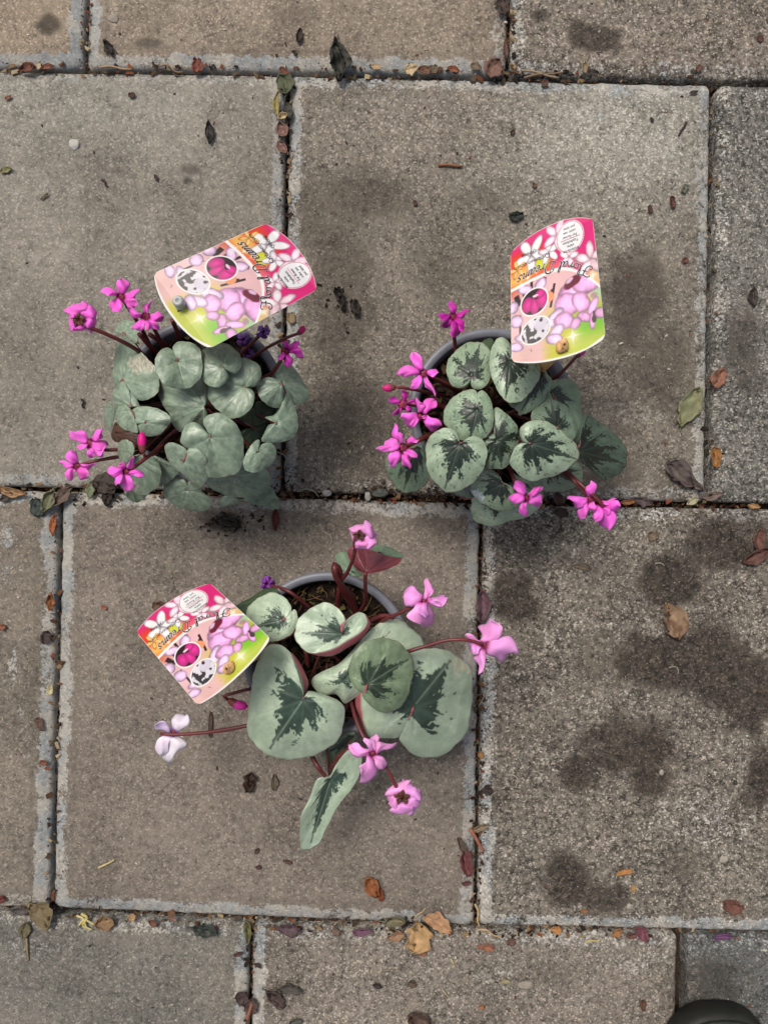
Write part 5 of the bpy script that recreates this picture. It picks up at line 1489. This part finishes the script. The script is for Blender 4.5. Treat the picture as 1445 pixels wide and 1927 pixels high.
# upright joint with the small heap
DL(535, 164, 40, 34, 250, (92, 98, 66), 'olive green leaf at the head of the leaf heap in the upright joint', curl=.16, crumple=.06, z=2)
DL(524, 200, 46, 11, 92, (164, 146, 74), 'yellow-green narrow leaf in the upright joint', z=2.5)
DL(543, 212, 30, 20, 80, (64, 60, 54), 'dark grey leaf in the middle of the leaf heap', shape='oval', stalk=False, z=1.5)
DL(534, 226, 20, 10, 340, (206, 178, 130), 'pale tan curled leaf scrap in the leaf heap', stalk=False, z=3, curl=.35)
DL(533, 248, 30, 22, 70, (138, 98, 84), 'upper of two pinkish brown leaves in the upright joint', z=2, curl=.18)
DL(533, 281, 26, 18, 60, (140, 100, 88), 'lower of two pinkish brown leaves in the upright joint', z=2, curl=.18)
DL(537, 137, 24, 12, 40, (138, 78, 52), 'orange-brown leaf above the olive leaf in the upright joint', stalk=False)
DL(548, 600, 20, 16, 80, (150, 124, 84), 'tan leaf in the joint just right of the left label', shape='flake', stalk=False)
# row one, left slab
DL(395, 252, 40, 17, 88, (44, 38, 38), 'dark purple-black leaf with its stalk upright on the left slab', curl=.18)
DL(250, 181, 12, 11, 0, (84, 58, 50), 'tiny round brown scrap near the top of the left slab', shape='oval', stalk=False)
DL(18, 185, 12, 7, 330, (150, 78, 52), 'tiny rust scrap at the far left edge below the top joint', stalk=False)
DL(14, 322, 22, 10, 345, (138, 134, 78), 'small olive yellow leaf at the far left edge')
DL(86, 371, 18, 4, 320, (96, 84, 54), 'thin olive sliver on the left slab', stalk=False)
DL(295, 336, 12, 7, 60, (78, 52, 44), 'small dark red scrap on the left slab', stalk=False)
# large middle slab
DL(970, 408, 26, 19, 350, (48, 54, 46), 'dark green square leaf piece left of the right label', shape='flake', stalk=False)
DL(1263, 382, 22, 11, 80, (96, 54, 44), 'red-brown oval seed-like leaf on the large slab', shape='oval', stalk=False)
DL(1221, 395, 14, 8, 80, (84, 50, 42), 'smaller red-brown scrap left of the oval one', shape='oval', stalk=False)
DL(1287, 357, 16, 12, 120, (104, 104, 84), 'grey olive flake at the right end of the large slab', shape='flake', stalk=False)
DL(964, 251, 10, 8, 120, (74, 46, 40), 'tiny dark scrap high on the large slab', shape='oval', stalk=False)
DL(781, 383, 10, 8, 60, (88, 52, 40), 'tiny rusty dot on the large slab left of the right label', shape='oval', stalk=False)
DL(1225, 227, 8, 6, 60, (52, 36, 32), 'tiny black crumb near the right end of the large slab', shape='oval', stalk=False)
DL(1303, 176, 15, 6, 350, (64, 48, 44), 'dark sliver in the upper right corner of the large slab', stalk=False)
DL(1005, 350, 10, 7, 60, (110, 74, 56), 'tiny brown scrap above the right label', stalk=False)
DL(1287, 491, 9, 14, 80, (112, 62, 48), 'faint rust flake right of the right label', shape='oval', stalk=False)
DL(1295, 766, 78, 38, 297, (148, 146, 100), 'large yellow-green leaf with an orange stalk on the large slab', curl=.10, col2=(132, 136, 92), shape='leaf')
DL(1349, 714, 38, 27, 300, (158, 102, 78), 'glossy copper oval leaf on the right upright joint', shape='oval', curl=.16, z=1.5)
DL(1340, 861, 38, 21, 88, (172, 112, 52), 'orange leaf standing in the right upright joint', shape='oval', curl=.2, z=1)
DL(1283, 898, 82, 44, 218, (112, 98, 92), 'large faded grey-purple leaf near the lower right corner of the large slab', shape='spoon', curl=.12, col2=(96, 78, 78))
DL(1335, 932, 44, 15, 350, (124, 102, 92), 'grey-brown leaf lying across the joint corner at right', curl=.1)
DL(1300, 943, 24, 13, 330, (186, 176, 136), 'small cream leaf in the joint under the faded leaf', stalk=False)
DL(1206, 943, 36, 17, 15, (98, 78, 80), 'dull purple leaf on the joint right of the magenta flowers', stalk=False)
DL(1416, 560, 34, 18, 90, (70, 60, 52), 'dull dark leaf on the right edge slab', stalk=True)
# joint between rows one and two
DL(28, 923, 54, 15, 12, (180, 132, 84), 'long orange-tan leaf in the joint at the left edge', curl=.18, z=2)
DL(16, 936, 26, 14, 330, (78, 66, 58), 'dark brown leaf under the long tan leaf at the left edge', stalk=False)
DL(72, 954, 34, 32, 260, (56, 68, 62), 'teal-dark triangular leaf below the left joint', shape='flake', stalk=False, curl=.1)
DL(98, 942, 50, 23, 115, (126, 128, 92), 'olive green leaf beside the dark triangular leaf', curl=.18, z=2)
DL(122, 934, 52, 22, 320, (116, 94, 80), 'curled grey-brown leaf across the joint corner at left', curl=.3, z=2.5)
DL(174, 921, 32, 16, 95, (122, 132, 96), 'small pale green leaf below the pink flowers of the left plant')
DL(200, 914, 46, 34, 20, (70, 54, 44), 'tangle of dark brown dead leaves under the left plant', crumple=.3, shape='flake', stalk=False, z=1, midrib=False)
DL(205, 936, 30, 24, 100, (58, 46, 40), 'black-brown dead leaf below the tangle under the left plant', crumple=.2, stalk=False)
DL(104, 988, 40, 12, 98, (178, 92, 44), 'bright orange curled leaf in the left upright joint', crumple=.18, stalk=False, z=0)
DL(520, 977, 40, 14, 92, (116, 54, 42), 'red-brown pointed leaf below the left plant', curl=.2, stalk=False)
DL(1048, 938, 24, 18, 80, (84, 56, 48), 'dark brown leaf in the joint below the right plant', shape='oval', stalk=False)
DL(1054, 965, 26, 16, 10, (70, 48, 42), 'dark maroon scrap just under the joint below the right plant', shape='oval', stalk=False)
DL(1000, 945, 22, 12, 350, (128, 86, 56), 'orange-brown sliver in the joint below the right plant', stalk=False)
DL(1180, 944, 30, 9, 355, (168, 104, 58), 'orange strip in the joint right of the lower magenta flower', stalk=False)
DL(1415, 953, 22, 9, 10, (190, 142, 84), 'pale orange chip in the joint at the right edge', stalk=False)
# left upright joint of row two
DL(100, 1131, 32, 17, 85, (168, 104, 58), 'orange-brown leaf halfway down the left upright joint', curl=.25, z=1)
DL(90, 1198, 24, 20, 110, (76, 58, 56), 'round dark purple leaf on the left upright joint', shape='oval', stalk=False)
DL(97, 1297, 19, 12, 100, (208, 192, 138), 'cream oval leaf in the left upright joint', shape='oval', stalk=False)
DL(78, 1361, 26, 15, 70, (112, 82, 66), 'brown leaf scrap beside the left upright joint', shape='flake', stalk=False)
DL(5, 1178, 18, 12, 10, (150, 90, 58), 'orange scrap at the left edge halfway down', shape='oval', stalk=False)
DL(85, 1434, 14, 10, 20, (134, 76, 56), 'small rust scrap low beside the left upright joint', shape='flake', stalk=False)
DL(198, 1143, 10, 8, 20, (168, 92, 56), 'tiny orange flake left of the lower label', shape='flake', stalk=False)
DL(300, 1140, 24, 20, 350, (112, 78, 60), 'brown leaf peeping out behind the lower label', shape='oval', stalk=False)
# slab with the third plant
DL(397, 1362, 46, 8, 92, (88, 68, 54), 'thin dark brown sliver crossing under the white flower stalk', stalk=False)
DL(472, 1470, 34, 25, 100, (62, 40, 26), 'dark brown crumbly peat lump on the slab below the third plant', crumple=.35, shape='flake', stalk=False, name='peat_lump', cat='soil crumb', midrib=False)
DL(516, 1470, 30, 13, 92, (106, 94, 72), 'flat olive-brown leaf right of the peat lump', stalk=False, z=.6)
DL(700, 1664, 40, 22, 60, (168, 92, 44), 'rust orange crumpled leaf low on the middle slab', crumple=.45, shape='flake', stalk=False, midrib=False)
DL(714, 1677, 30, 14, 75, (150, 74, 36), 'darker rolled end beside the rust orange crumpled leaf', crumple=.3, stalk=False)
DL(542, 1620, 18, 6, 20, (92, 60, 48), 'small dark brown curl on the middle slab', stalk=False)
DL(487, 1631, 9, 8, 0, (84, 50, 46), 'tiny maroon dot on the middle slab', shape='oval', stalk=False)
DL(484, 1600, 12, 7, 300, (88, 62, 50), 'tiny brown scrap above the maroon dot', stalk=False)
# upright joint right of the third plant
DL(904, 1140, 58, 27, 92, (112, 78, 88), 'plum purple leaf with its stalk up on the upright joint', curl=.14)
DL(902, 1557, 36, 12, 340, (138, 118, 88), 'tan narrow leaf across the upright joint above the stick', stalk=False)
DL(870, 1590, 36, 13, 60, (96, 78, 64), 'dull brown narrow leaf above the maroon one by the joint', stalk=False)
DL(878, 1622, 46, 22, 80, (120, 62, 62), 'maroon leaf left of the lower upright joint', shape='flake', curl=.16, stalk=False)
DL(877, 1660, 16, 9, 350, (104, 54, 52), 'small maroon scrap under the maroon leaf', stalk=False)
DL(917, 1486, 20, 16, 40, (64, 50, 46), 'dark grey-brown flake right of the upright joint', shape='flake', stalk=False)
DL(904, 1420, 12, 9, 60, (176, 122, 62), 'tiny orange chip in the upright joint', shape='flake', stalk=False)
# right slab of row two
DL(1260, 1168, 70, 48, 70, (158, 124, 92), 'light tan crumpled leaf on the stained right slab', crumple=.22, shape='leaf', stalk=False, col2=(138, 100, 72), z=2)
DL(1425, 1017, 42, 19, 95, (118, 74, 62), 'upper red-brown leaf at the right edge', shape='oval', stalk=False, curl=.2)
DL(1417, 1045, 52, 22, 335, (108, 68, 58), 'lower red-brown leaf at the right edge', curl=.2, stalk=False)
DL(1093, 1068, 34, 13, 12, (130, 112, 92), 'grey-tan leaf sliver on the right slab', stalk=False, z=.8)
DL(1227, 1007, 20, 18, 200, (132, 108, 88), 'small faded tan leaf high on the right slab', shape='leaf')
DL(1172, 1639, 30, 9, 345, (206, 136, 66), 'bright orange curl low on the right slab', curl=.3, stalk=False)
DL(1189, 1671, 14, 9, 90, (206, 146, 74), 'small orange chip under the orange curl', shape='flake', stalk=False)
DL(1375, 1702, 36, 26, 20, (128, 78, 62), 'three-cornered red-brown leaf near the right edge', crumple=.15, shape='flake', stalk=False)
DL(1098, 1713, 12, 7, 10, (160, 100, 60), 'tiny orange flake above the bottom joint at right', stalk=False)
DL(1428, 1300, 10, 8, 30, (90, 70, 54), 'tiny brown flake at the right edge', shape='flake', stalk=False)
# bottom joint
DL(80, 1716, 58, 42, 52, (136, 116, 78), 'large olive-tan leaf with a dark blotch in the bottom joint at left', curl=.14, col2=(120, 102, 66), z=2.5)
DL(42, 1711, 30, 15, 5, (90, 82, 80), 'dull grey leaf left of the large olive-tan leaf', stalk=False)
DL(50, 1748, 30, 20, 100, (112, 102, 70), 'dark olive leaf below the large olive-tan leaf', stalk=False)
DL(4, 1692, 20, 18, 340, (124, 52, 44), 'dark red leaf at the left edge near the bottom', stalk=False, shape='oval')
DL(201, 1732, 36, 26, 350, (150, 112, 72), 'tan oval leaf in the bottom joint at left', shape='oval', z=2, curl=.15)
DL(250, 1724, 13, 14, 270, (190, 146, 100), 'small tan triangle in the bottom joint', shape='flake', stalk=False)
DL(290, 1733, 18, 12, 20, (122, 76, 56), 'small brown scrap right of the tan triangle', stalk=False)
DL(328, 1727, 12, 10, 20, (142, 96, 82), 'small pinkish chip in the bottom joint', shape='flake', stalk=False)
DL(388, 1747, 50, 29, 12, (66, 74, 66), 'dark blue-green leaf with pale tip on the bottom joint', curl=.14, z=1.5)
DL(466, 1748, 44, 15, 268, (122, 118, 72), 'olive sprig wedged at the joint crossing', curl=.3, crumple=.15)
DL(546, 1745, 44, 23, 5, (98, 72, 80), 'dark plum leaf on the bottom joint', curl=.14)
DL(681, 1748, 36, 16, 355, (120, 74, 98), 'violet leaf on the bottom joint', curl=.14, stalk=False)
DL(632, 1751, 16, 13, 30, (124, 98, 84), 'small dull brown leaf between the plum and violet leaves', shape='flake', stalk=False)
DL(783, 1758, 54, 48, 100, (204, 158, 100), 'round golden tan leaf on the bottom joint', shape='oval', curl=.10, z=2.5)
DL(822, 1733, 58, 28, 30, (204, 150, 104), 'torn peach-coloured leaf right of the golden one', crumple=.2, z=2, stalk=False)
DL(745, 1758, 34, 18, 350, (168, 124, 88), 'flat tan leaf left of the golden leaf', stalk=False)
DL(742, 1732, 40, 19, 355, (126, 118, 84), 'olive grey leaf above the flat tan leaf', curl=.2)
DL(793, 1789, 18, 12, 20, (160, 98, 66), 'orange scrap under the golden leaf', stalk=False)
DL(913, 1780, 32, 15, 8, (172, 106, 78), 'salmon brown leaf below the bottom joint', shape='oval', stalk=False)
DL(1045, 1747, 20, 15, 10, (204, 134, 66), 'orange round chip in the bottom joint', shape='oval', stalk=False)
DL(1160, 1755, 22, 13, 340, (172, 112, 62), 'orange-brown curled scrap in the bottom joint', crumple=.2, stalk=False)
DL(1203, 1752, 34, 24, 50, (136, 74, 86), 'raspberry purple leaf in the bottom joint', shape='leaf', stalk=False, z=2)
DL(1187, 1757, 22, 12, 350, (116, 72, 62), 'brown leaf behind the raspberry purple one', stalk=False)
DL(1356, 1761, 36, 14, 355, (112, 62, 112), 'violet petal-like leaf at the lower right joint', stalk=False)
DL(960, 1771, 12, 16, 80, (112, 76, 66), 'small maroon flake below the bottom joint', shape='flake', stalk=False)
# bottom row
DL(455, 1876, 26, 24, 60, (78, 58, 54), 'dark brown leaf left on the bottom upright joint', shape='oval', stalk=False, z=1.5)
DL(475, 1890, 28, 24, 80, (88, 66, 62), 'dark mauve leaf right on the bottom upright joint', shape='oval', stalk=False, z=1.5)
DL(519, 1878, 44, 24, 40, (86, 66, 62), 'dark mauve pointed leaf on the bottom middle slab', curl=.15)
DL(547, 1860, 44, 19, 5, (84, 76, 68), 'slate grey leaf above the pointed mauve leaf', curl=.15)
DL(556, 1921, 28, 14, 340, (88, 86, 78), 'grey leaf cut by the bottom edge', stalk=False)
DL(449, 1793, 18, 7, 340, (84, 52, 44), 'small dark red sliver beside the bottom upright joint', stalk=False)
DL(485, 1815, 18, 8, 30, (72, 56, 46), 'small dark sliver right of the bottom upright joint', stalk=False)
DL(710, 1853, 17, 10, 15, (58, 48, 42), 'small black scrap on the bottom middle slab', stalk=False)
DL(788, 1913, 44, 34, 30, (96, 72, 60), 'brown curled leaf at the bottom edge', curl=.28, shape='oval', stalk=False)
DL(775, 1850, 15, 14, 20, (98, 80, 60), 'small brown flake on the bottom middle slab', shape='flake', stalk=False)
DL(950, 1845, 17, 10, 0, (160, 146, 104), 'small cream olive flake on the bottom slab', shape='flake', stalk=False)
DL(1209, 1890, 20, 13, 90, (104, 68, 52), 'small brown flake left of the shoe', shape='flake', stalk=False)
DL(905, 1893, 9, 8, 0, (170, 104, 58), 'tiny orange dot near the bottom edge', shape='oval', stalk=False)

# the two dark twisted scraps between the left and the right plant
DL(641, 563, 38, 18, 70, (40, 34, 30), 'black twisted scrap between the two upper plants', crumple=.5, shape='flake', stalk=False, midrib=False)
DL(668, 582, 30, 14, 80, (52, 44, 38), 'smaller dark scrap right of the black twisted one', crumple=.5, shape='flake', stalk=False, midrib=False)
DL(430, 984, 44, 18, 10, (54, 46, 40), 'dark crumbled peat below the left plant', crumple=.25, shape='flake', stalk=False, name='peat_lump', cat='soil crumb', midrib=False)

def twig(x0, y0, x1, y1, rpx, col, label, bend=.06, name='twig', cat='twig', group=None, mat=None):
    a = np.array(W(x0, y0)); b = np.array(W(x1, y1))
    R = rpx * S / 2
    a[2] = b[2] = R + .0002
    d = b - a; nrm = np.array([-d[1], d[0], 0])
    b2 = bend if name == 'dry_thread' else -bend * .5
    P = catmull(np.array([a, a + d * .35 + nrm * bend + [0, 0, .0008], a + d * .7 + nrm * b2 + [0, 0, .0004], b]), 12)
    V, F = tube(P - a, R * np.linspace(1.1, .8, 12), 7)
    o = new_obj(name, mesh(name, V, F, np.repeat((lin(col) * .7)[None], len(V), 0)), mat or M_DRY)
    o.location = a
    return tag(o, label, cat, group)
twig(824, 313, 869, 314, 5, (140, 92, 64), 'short rusty twig on the large middle slab', .02)
twig(1289, 231, 1275, 257, 4, (64, 46, 40), 'dark slanted twig at the right of the large slab', .03)
twig(884, 1558, 909, 1600, 7, (166, 104, 82), 'reddish stick leaning on the lower upright joint', .01)
twig(187, 1632, 217, 1617, 4, (206, 188, 136), 'straight cream straw on the slab at lower left', .01, 'straw', 'straw')
twig(52, 1763, 56, 1806, 4, (156, 132, 96), 'thin tan stick below the bottom joint at left', .01)
twig(192, 340, 205, 352, 3, (70, 52, 46), 'tiny dark twig on the left slab', .2)
twig(155, 752, 160, 768, 4, (40, 32, 30), 'short black curved twig left of the left plant', .2)
twig(467, 1915, 475, 1885, 7, (150, 98, 76), 'pink-brown stick in the bottom upright joint', .02)
twig(980, 134, 1050, 148, 4, (168, 146, 118), 'long pale straw in the top joint right of the corner', .02, 'straw', 'straw')
twig(985, 148, 1060, 137, 4, (140, 112, 86), 'brown straw crossing the pale one in the top joint', .02, 'straw', 'straw')
twig(190, 128, 250, 132, 4, (178, 148, 116), 'tan straw lying along the top joint at left', .03, 'straw', 'straw')
twig(300, 126, 345, 137, 3, (150, 120, 96), 'thin brown straw in the top joint left of centre', .12, 'straw', 'straw')
twig(146, 1722, 175, 1748, 4, (214, 200, 138), 'first pale yellow straw of the little tangle in the bottom joint', .15, 'straw', 'straw')
twig(150, 1740, 190, 1730, 4, (218, 202, 132), 'second pale yellow straw of the little tangle in the bottom joint', .2, 'straw', 'straw')
twig(155, 1718, 165, 1745, 5, (206, 190, 120), 'third pale yellow straw of the little tangle in the bottom joint', .3, 'straw', 'straw')
twig(893, 1700, 902, 1742, 4, (196, 166, 116), 'tan straw at the foot of the lower upright joint', .08, 'straw', 'straw')
twig(898, 1748, 943, 1760, 4, (190, 164, 124), 'curved tan straw in the bottom joint right of the crossing', .1, 'straw', 'straw')
twig(780, 1727, 800, 1708, 2.5, (196, 172, 130), 'fine straw stalk above the golden leaf', .08, 'straw', 'straw')
twig(1100, 1772, 1128, 1766, 4, (196, 176, 120), 'short yellow straw below the bottom joint at right', .1, 'straw', 'straw')
twig(848, 1803, 856, 1818, 3.5, (190, 176, 140), 'short cream straw on the bottom slab', .05, 'straw', 'straw')
twig(832, 1862, 846, 1876, 3, (180, 168, 140), 'fine cream straw low on the bottom slab', .05, 'straw', 'straw')
for x0, y0, x1, y1, b, where in [(1232, 1060, 1250, 1068, .2, 'above the tan crumpled leaf'), (1257, 1256, 1275, 1268, .35, 'on the dark stain below the tan crumpled leaf'), (905, 1322, 925, 1338, .2, 'at the upright joint right of the big silver leaf'),
                                 (912, 1362, 917, 1412, .25, 'running along the upright joint right of the third plant'), (950, 1458, 970, 1480, .4, 'left of the twin dark stains'), (922, 1508, 940, 1492, .3, 'beside the dark grey-brown flake'), (1233, 1530, 1238, 1545, .4, 'on the pale patch of the right slab'),
                                 (1200, 1632, 1210, 1618, .3, 'just right of the bright orange curl'), (1186, 1688, 1200, 1706, .2, 'under the small orange chip'), (1374, 1508, 1382, 1490, .2, 'high near the right edge of the right slab'), (770, 1845, 795, 1842, .3, 'beside the brown flake on the bottom slab'),
                                 (840, 1917, 858, 1916, .1, 'lying flat at the bottom edge'), (1000, 1450, 1012, 1470, .4, 'between the left stain and the joint'), (905, 1250, 900, 1330, .12, 'hanging into the upright joint below the pink flower'), (520, 850, 535, 880, .3, 'by the joint right of the left plant'),
                                 (560, 925, 600, 935, .2, 'in the joint beside the white pebble'), (610, 1000, 618, 1030, .3, 'behind the pot of the third plant'), (930, 1830, 946, 1822, .4, 'on the bottom slab near the cream olive flake')]:
    twig(x0, y0, x1, y1, 1.8, (200, 192, 170), 'thin pale dried thread ' + where, b, 'dry_thread', 'thread', 'pale dried threads on the paving', M_THREAD)

def pebble(x, y, rx, ry, rz, col, label, seed):
    r = np.random.default_rng(seed)
    bm = bmesh.new()
    bmesh.ops.create_icosphere(bm, subdivisions=3, radius=1)
    for v in bm.verts:
        k = 1 + .8 * (float(fnoise(np.array(v.co.x * 1.6 + seed), np.array(v.co.y * 1.6 + v.co.z * 2), 2)) - .5)
        v.co = Vector((v.co.x * k * rx * S, v.co.y * k * ry * S, v.co.z * k * rz * S))
    me = bpy.data.meshes.new('pebble'); bm.to_mesh(me); bm.free()
    n = len(me.vertices)
    a = me.color_attributes.new('Col', 'FLOAT_COLOR', 'POINT')
    a.data.foreach_set('color', np.tile(np.r_[lin(col) * .62, 1.0], n))
    o = new_obj('pebble', me, M_CHIP)
    w = W(x, y); o.location = (w[0], w[1], rz * S * .25)
    return tag(o, label, 'pebble')
pebble(141, 273, 10, 10, 3, (204, 202, 196), 'whitish translucent stone flake on the left slab', 1)
pebble(1117, 1755, 6, 5.5, 4, (208, 204, 192), 'small round white pebble in the bottom joint', 2)
pebble(615, 928, 9, 6, 5, (196, 194, 190), 'white pebble in the joint right of the left plant', 3)
pebble(1244, 1453, 5, 5, 3, (182, 178, 170), 'tiny pale pebble on the right slab', 4)
pebble(1360, 1616, 9, 7, 4, (186, 178, 162), 'pale stone set low on the right slab', 5)
pebble(1183, 1704, 6, 6, 4, (184, 178, 164), 'pale pebble near the bottom joint at right', 6)
pebble(692, 934, 6, 9, 5, (180, 178, 172), 'grey-white pebble in the joint left of the right plant', 7)
pebble(716, 928, 15, 8, 6, (96, 98, 94), 'dark grey pebble in the joint left of the right plant', 8)
pebble(990, 1853, 14, 8, 4, (168, 160, 146), 'flat pale stone on the bottom slab', 9)
pebble(214, 35, 10, 9, 3, (170, 160, 146), 'pale stone patch near the top left joint', 10)

# ------------------------------------------------------------------ crumbs in the joints and loose grit: nobody could count them
r = np.random.default_rng(99)
acc = Acc()
def chip(p, sz, col, flat=.35):
    V8 = np.array([[i & 1, (i >> 1) & 1, (i >> 2) & 1] for i in range(8)], float) - .5
    V8 = (V8 + (r.random((8, 3)) - .5) * .6) * sz * np.array([1.8, 1.0, flat])
    a = r.random() * 6.28; ca, sa = math.cos(a), math.sin(a)
    V8[:, :2] = V8[:, :2] @ np.array([[ca, -sa], [sa, ca]])
    acc.add(V8 + p, [(0, 2, 3, 1), (4, 5, 7, 6), (0, 1, 5, 4), (2, 6, 7, 3), (0, 4, 6, 2), (1, 3, 7, 5)], lin(col) * (.35 + .5 * r.random()))
PAL = [(72, 54, 42), (96, 70, 52), (120, 84, 60), (60, 48, 40), (148, 120, 88), (84, 74, 60), (44, 36, 32), (130, 76, 54), (168, 150, 118)]
JT = [(H1, 0, 1340, 950), (H2, 0, 1445, 900), (H3, 0, 1445, 1000)]
for hz, xa, xb, n in JT:
    for i in range(n):
        x = xa + (xb - xa) * r.random()
        off = r.normal(0, 4.5 if x < 1100 else 3.0)
        p = W(x, hz(x) + off)
        deep = abs(off) < 5
        chip(np.array([p[0], p[1], (-.013 + .006 * r.random() if deep else -.001 + .001 * r.random())]), .0005 + .0019 * r.random() ** 3, PAL[r.integers(len(PAL))])
for f, ya, yb, n in [(R0[1], 0, 128, 110), (R0[2], 0, 140, 130), (R1[1], 140, 925, 420), (R1[2], 150, 945, 110), (R2[1], 935, 1712, 420), (R2[2], 945, 1745, 460), (R3[1], 1738, 1927, 190)]:
    for i in range(n):
        y = ya + (yb - ya) * r.random()
        off = r.normal(0, 4)
        p = W(f(y) + off, y)
        chip(np.array([p[0], p[1], (-.013 + .006 * r.random() if abs(off) < 4.5 else -.001 + .001 * r.random())]), .0005 + .0018 * r.random() ** 3, PAL[r.integers(len(PAL))])
# thicker crumbs under the pots' feet and in the joint below the plants
for cx_, cy_, sx_, sy_, n in [(430, 985, 30, 12, 70), (470, 920, 60, 10, 60), (760, 925, 60, 6, 80), (820, 930, 50, 9, 60), (200, 930, 40, 14, 60), (760, 1740, 70, 10, 70), (1010, 1752, 60, 8, 60), (536, 230, 8, 60, 60), (900, 1560, 6, 90, 60), (640, 570, 22, 20, 25)]:
    for i in range(n):
        p = W(cx_ + r.normal(0, sx_), cy_ + r.normal(0, sy_))
        chip(np.array([p[0], p[1], .0004 + .001 * r.random()]), .0004 + .0011 * r.random() ** 2, [(52, 40, 32), (38, 30, 26), (70, 54, 40)][r.integers(3)], .6)
tag(new_obj('joint_litter', acc.mesh('joint_litter'), M_CHIP, smooth=False), kind='stuff')

acc = Acc()
for i in range(1900):
    x, y = r.random() * 1445, r.random() * 1927
    right = x > 900
    if not right and r.random() < .45: continue
    p = W(x, y)
    t_ = r.random()
    if t_ < .42: col = (196, 190, 178)
    elif t_ < .75: col = (70, 56, 48)
    elif t_ < .86: col = (128, 82, 62)
    else: col = (150, 140, 126)
    chip(np.array([p[0], p[1], .0002]), .00035 + .0009 * r.random() ** 3, col, .7)
tag(new_obj('loose_grit', acc.mesh('loose_grit'), M_CHIP, smooth=False), kind='stuff')
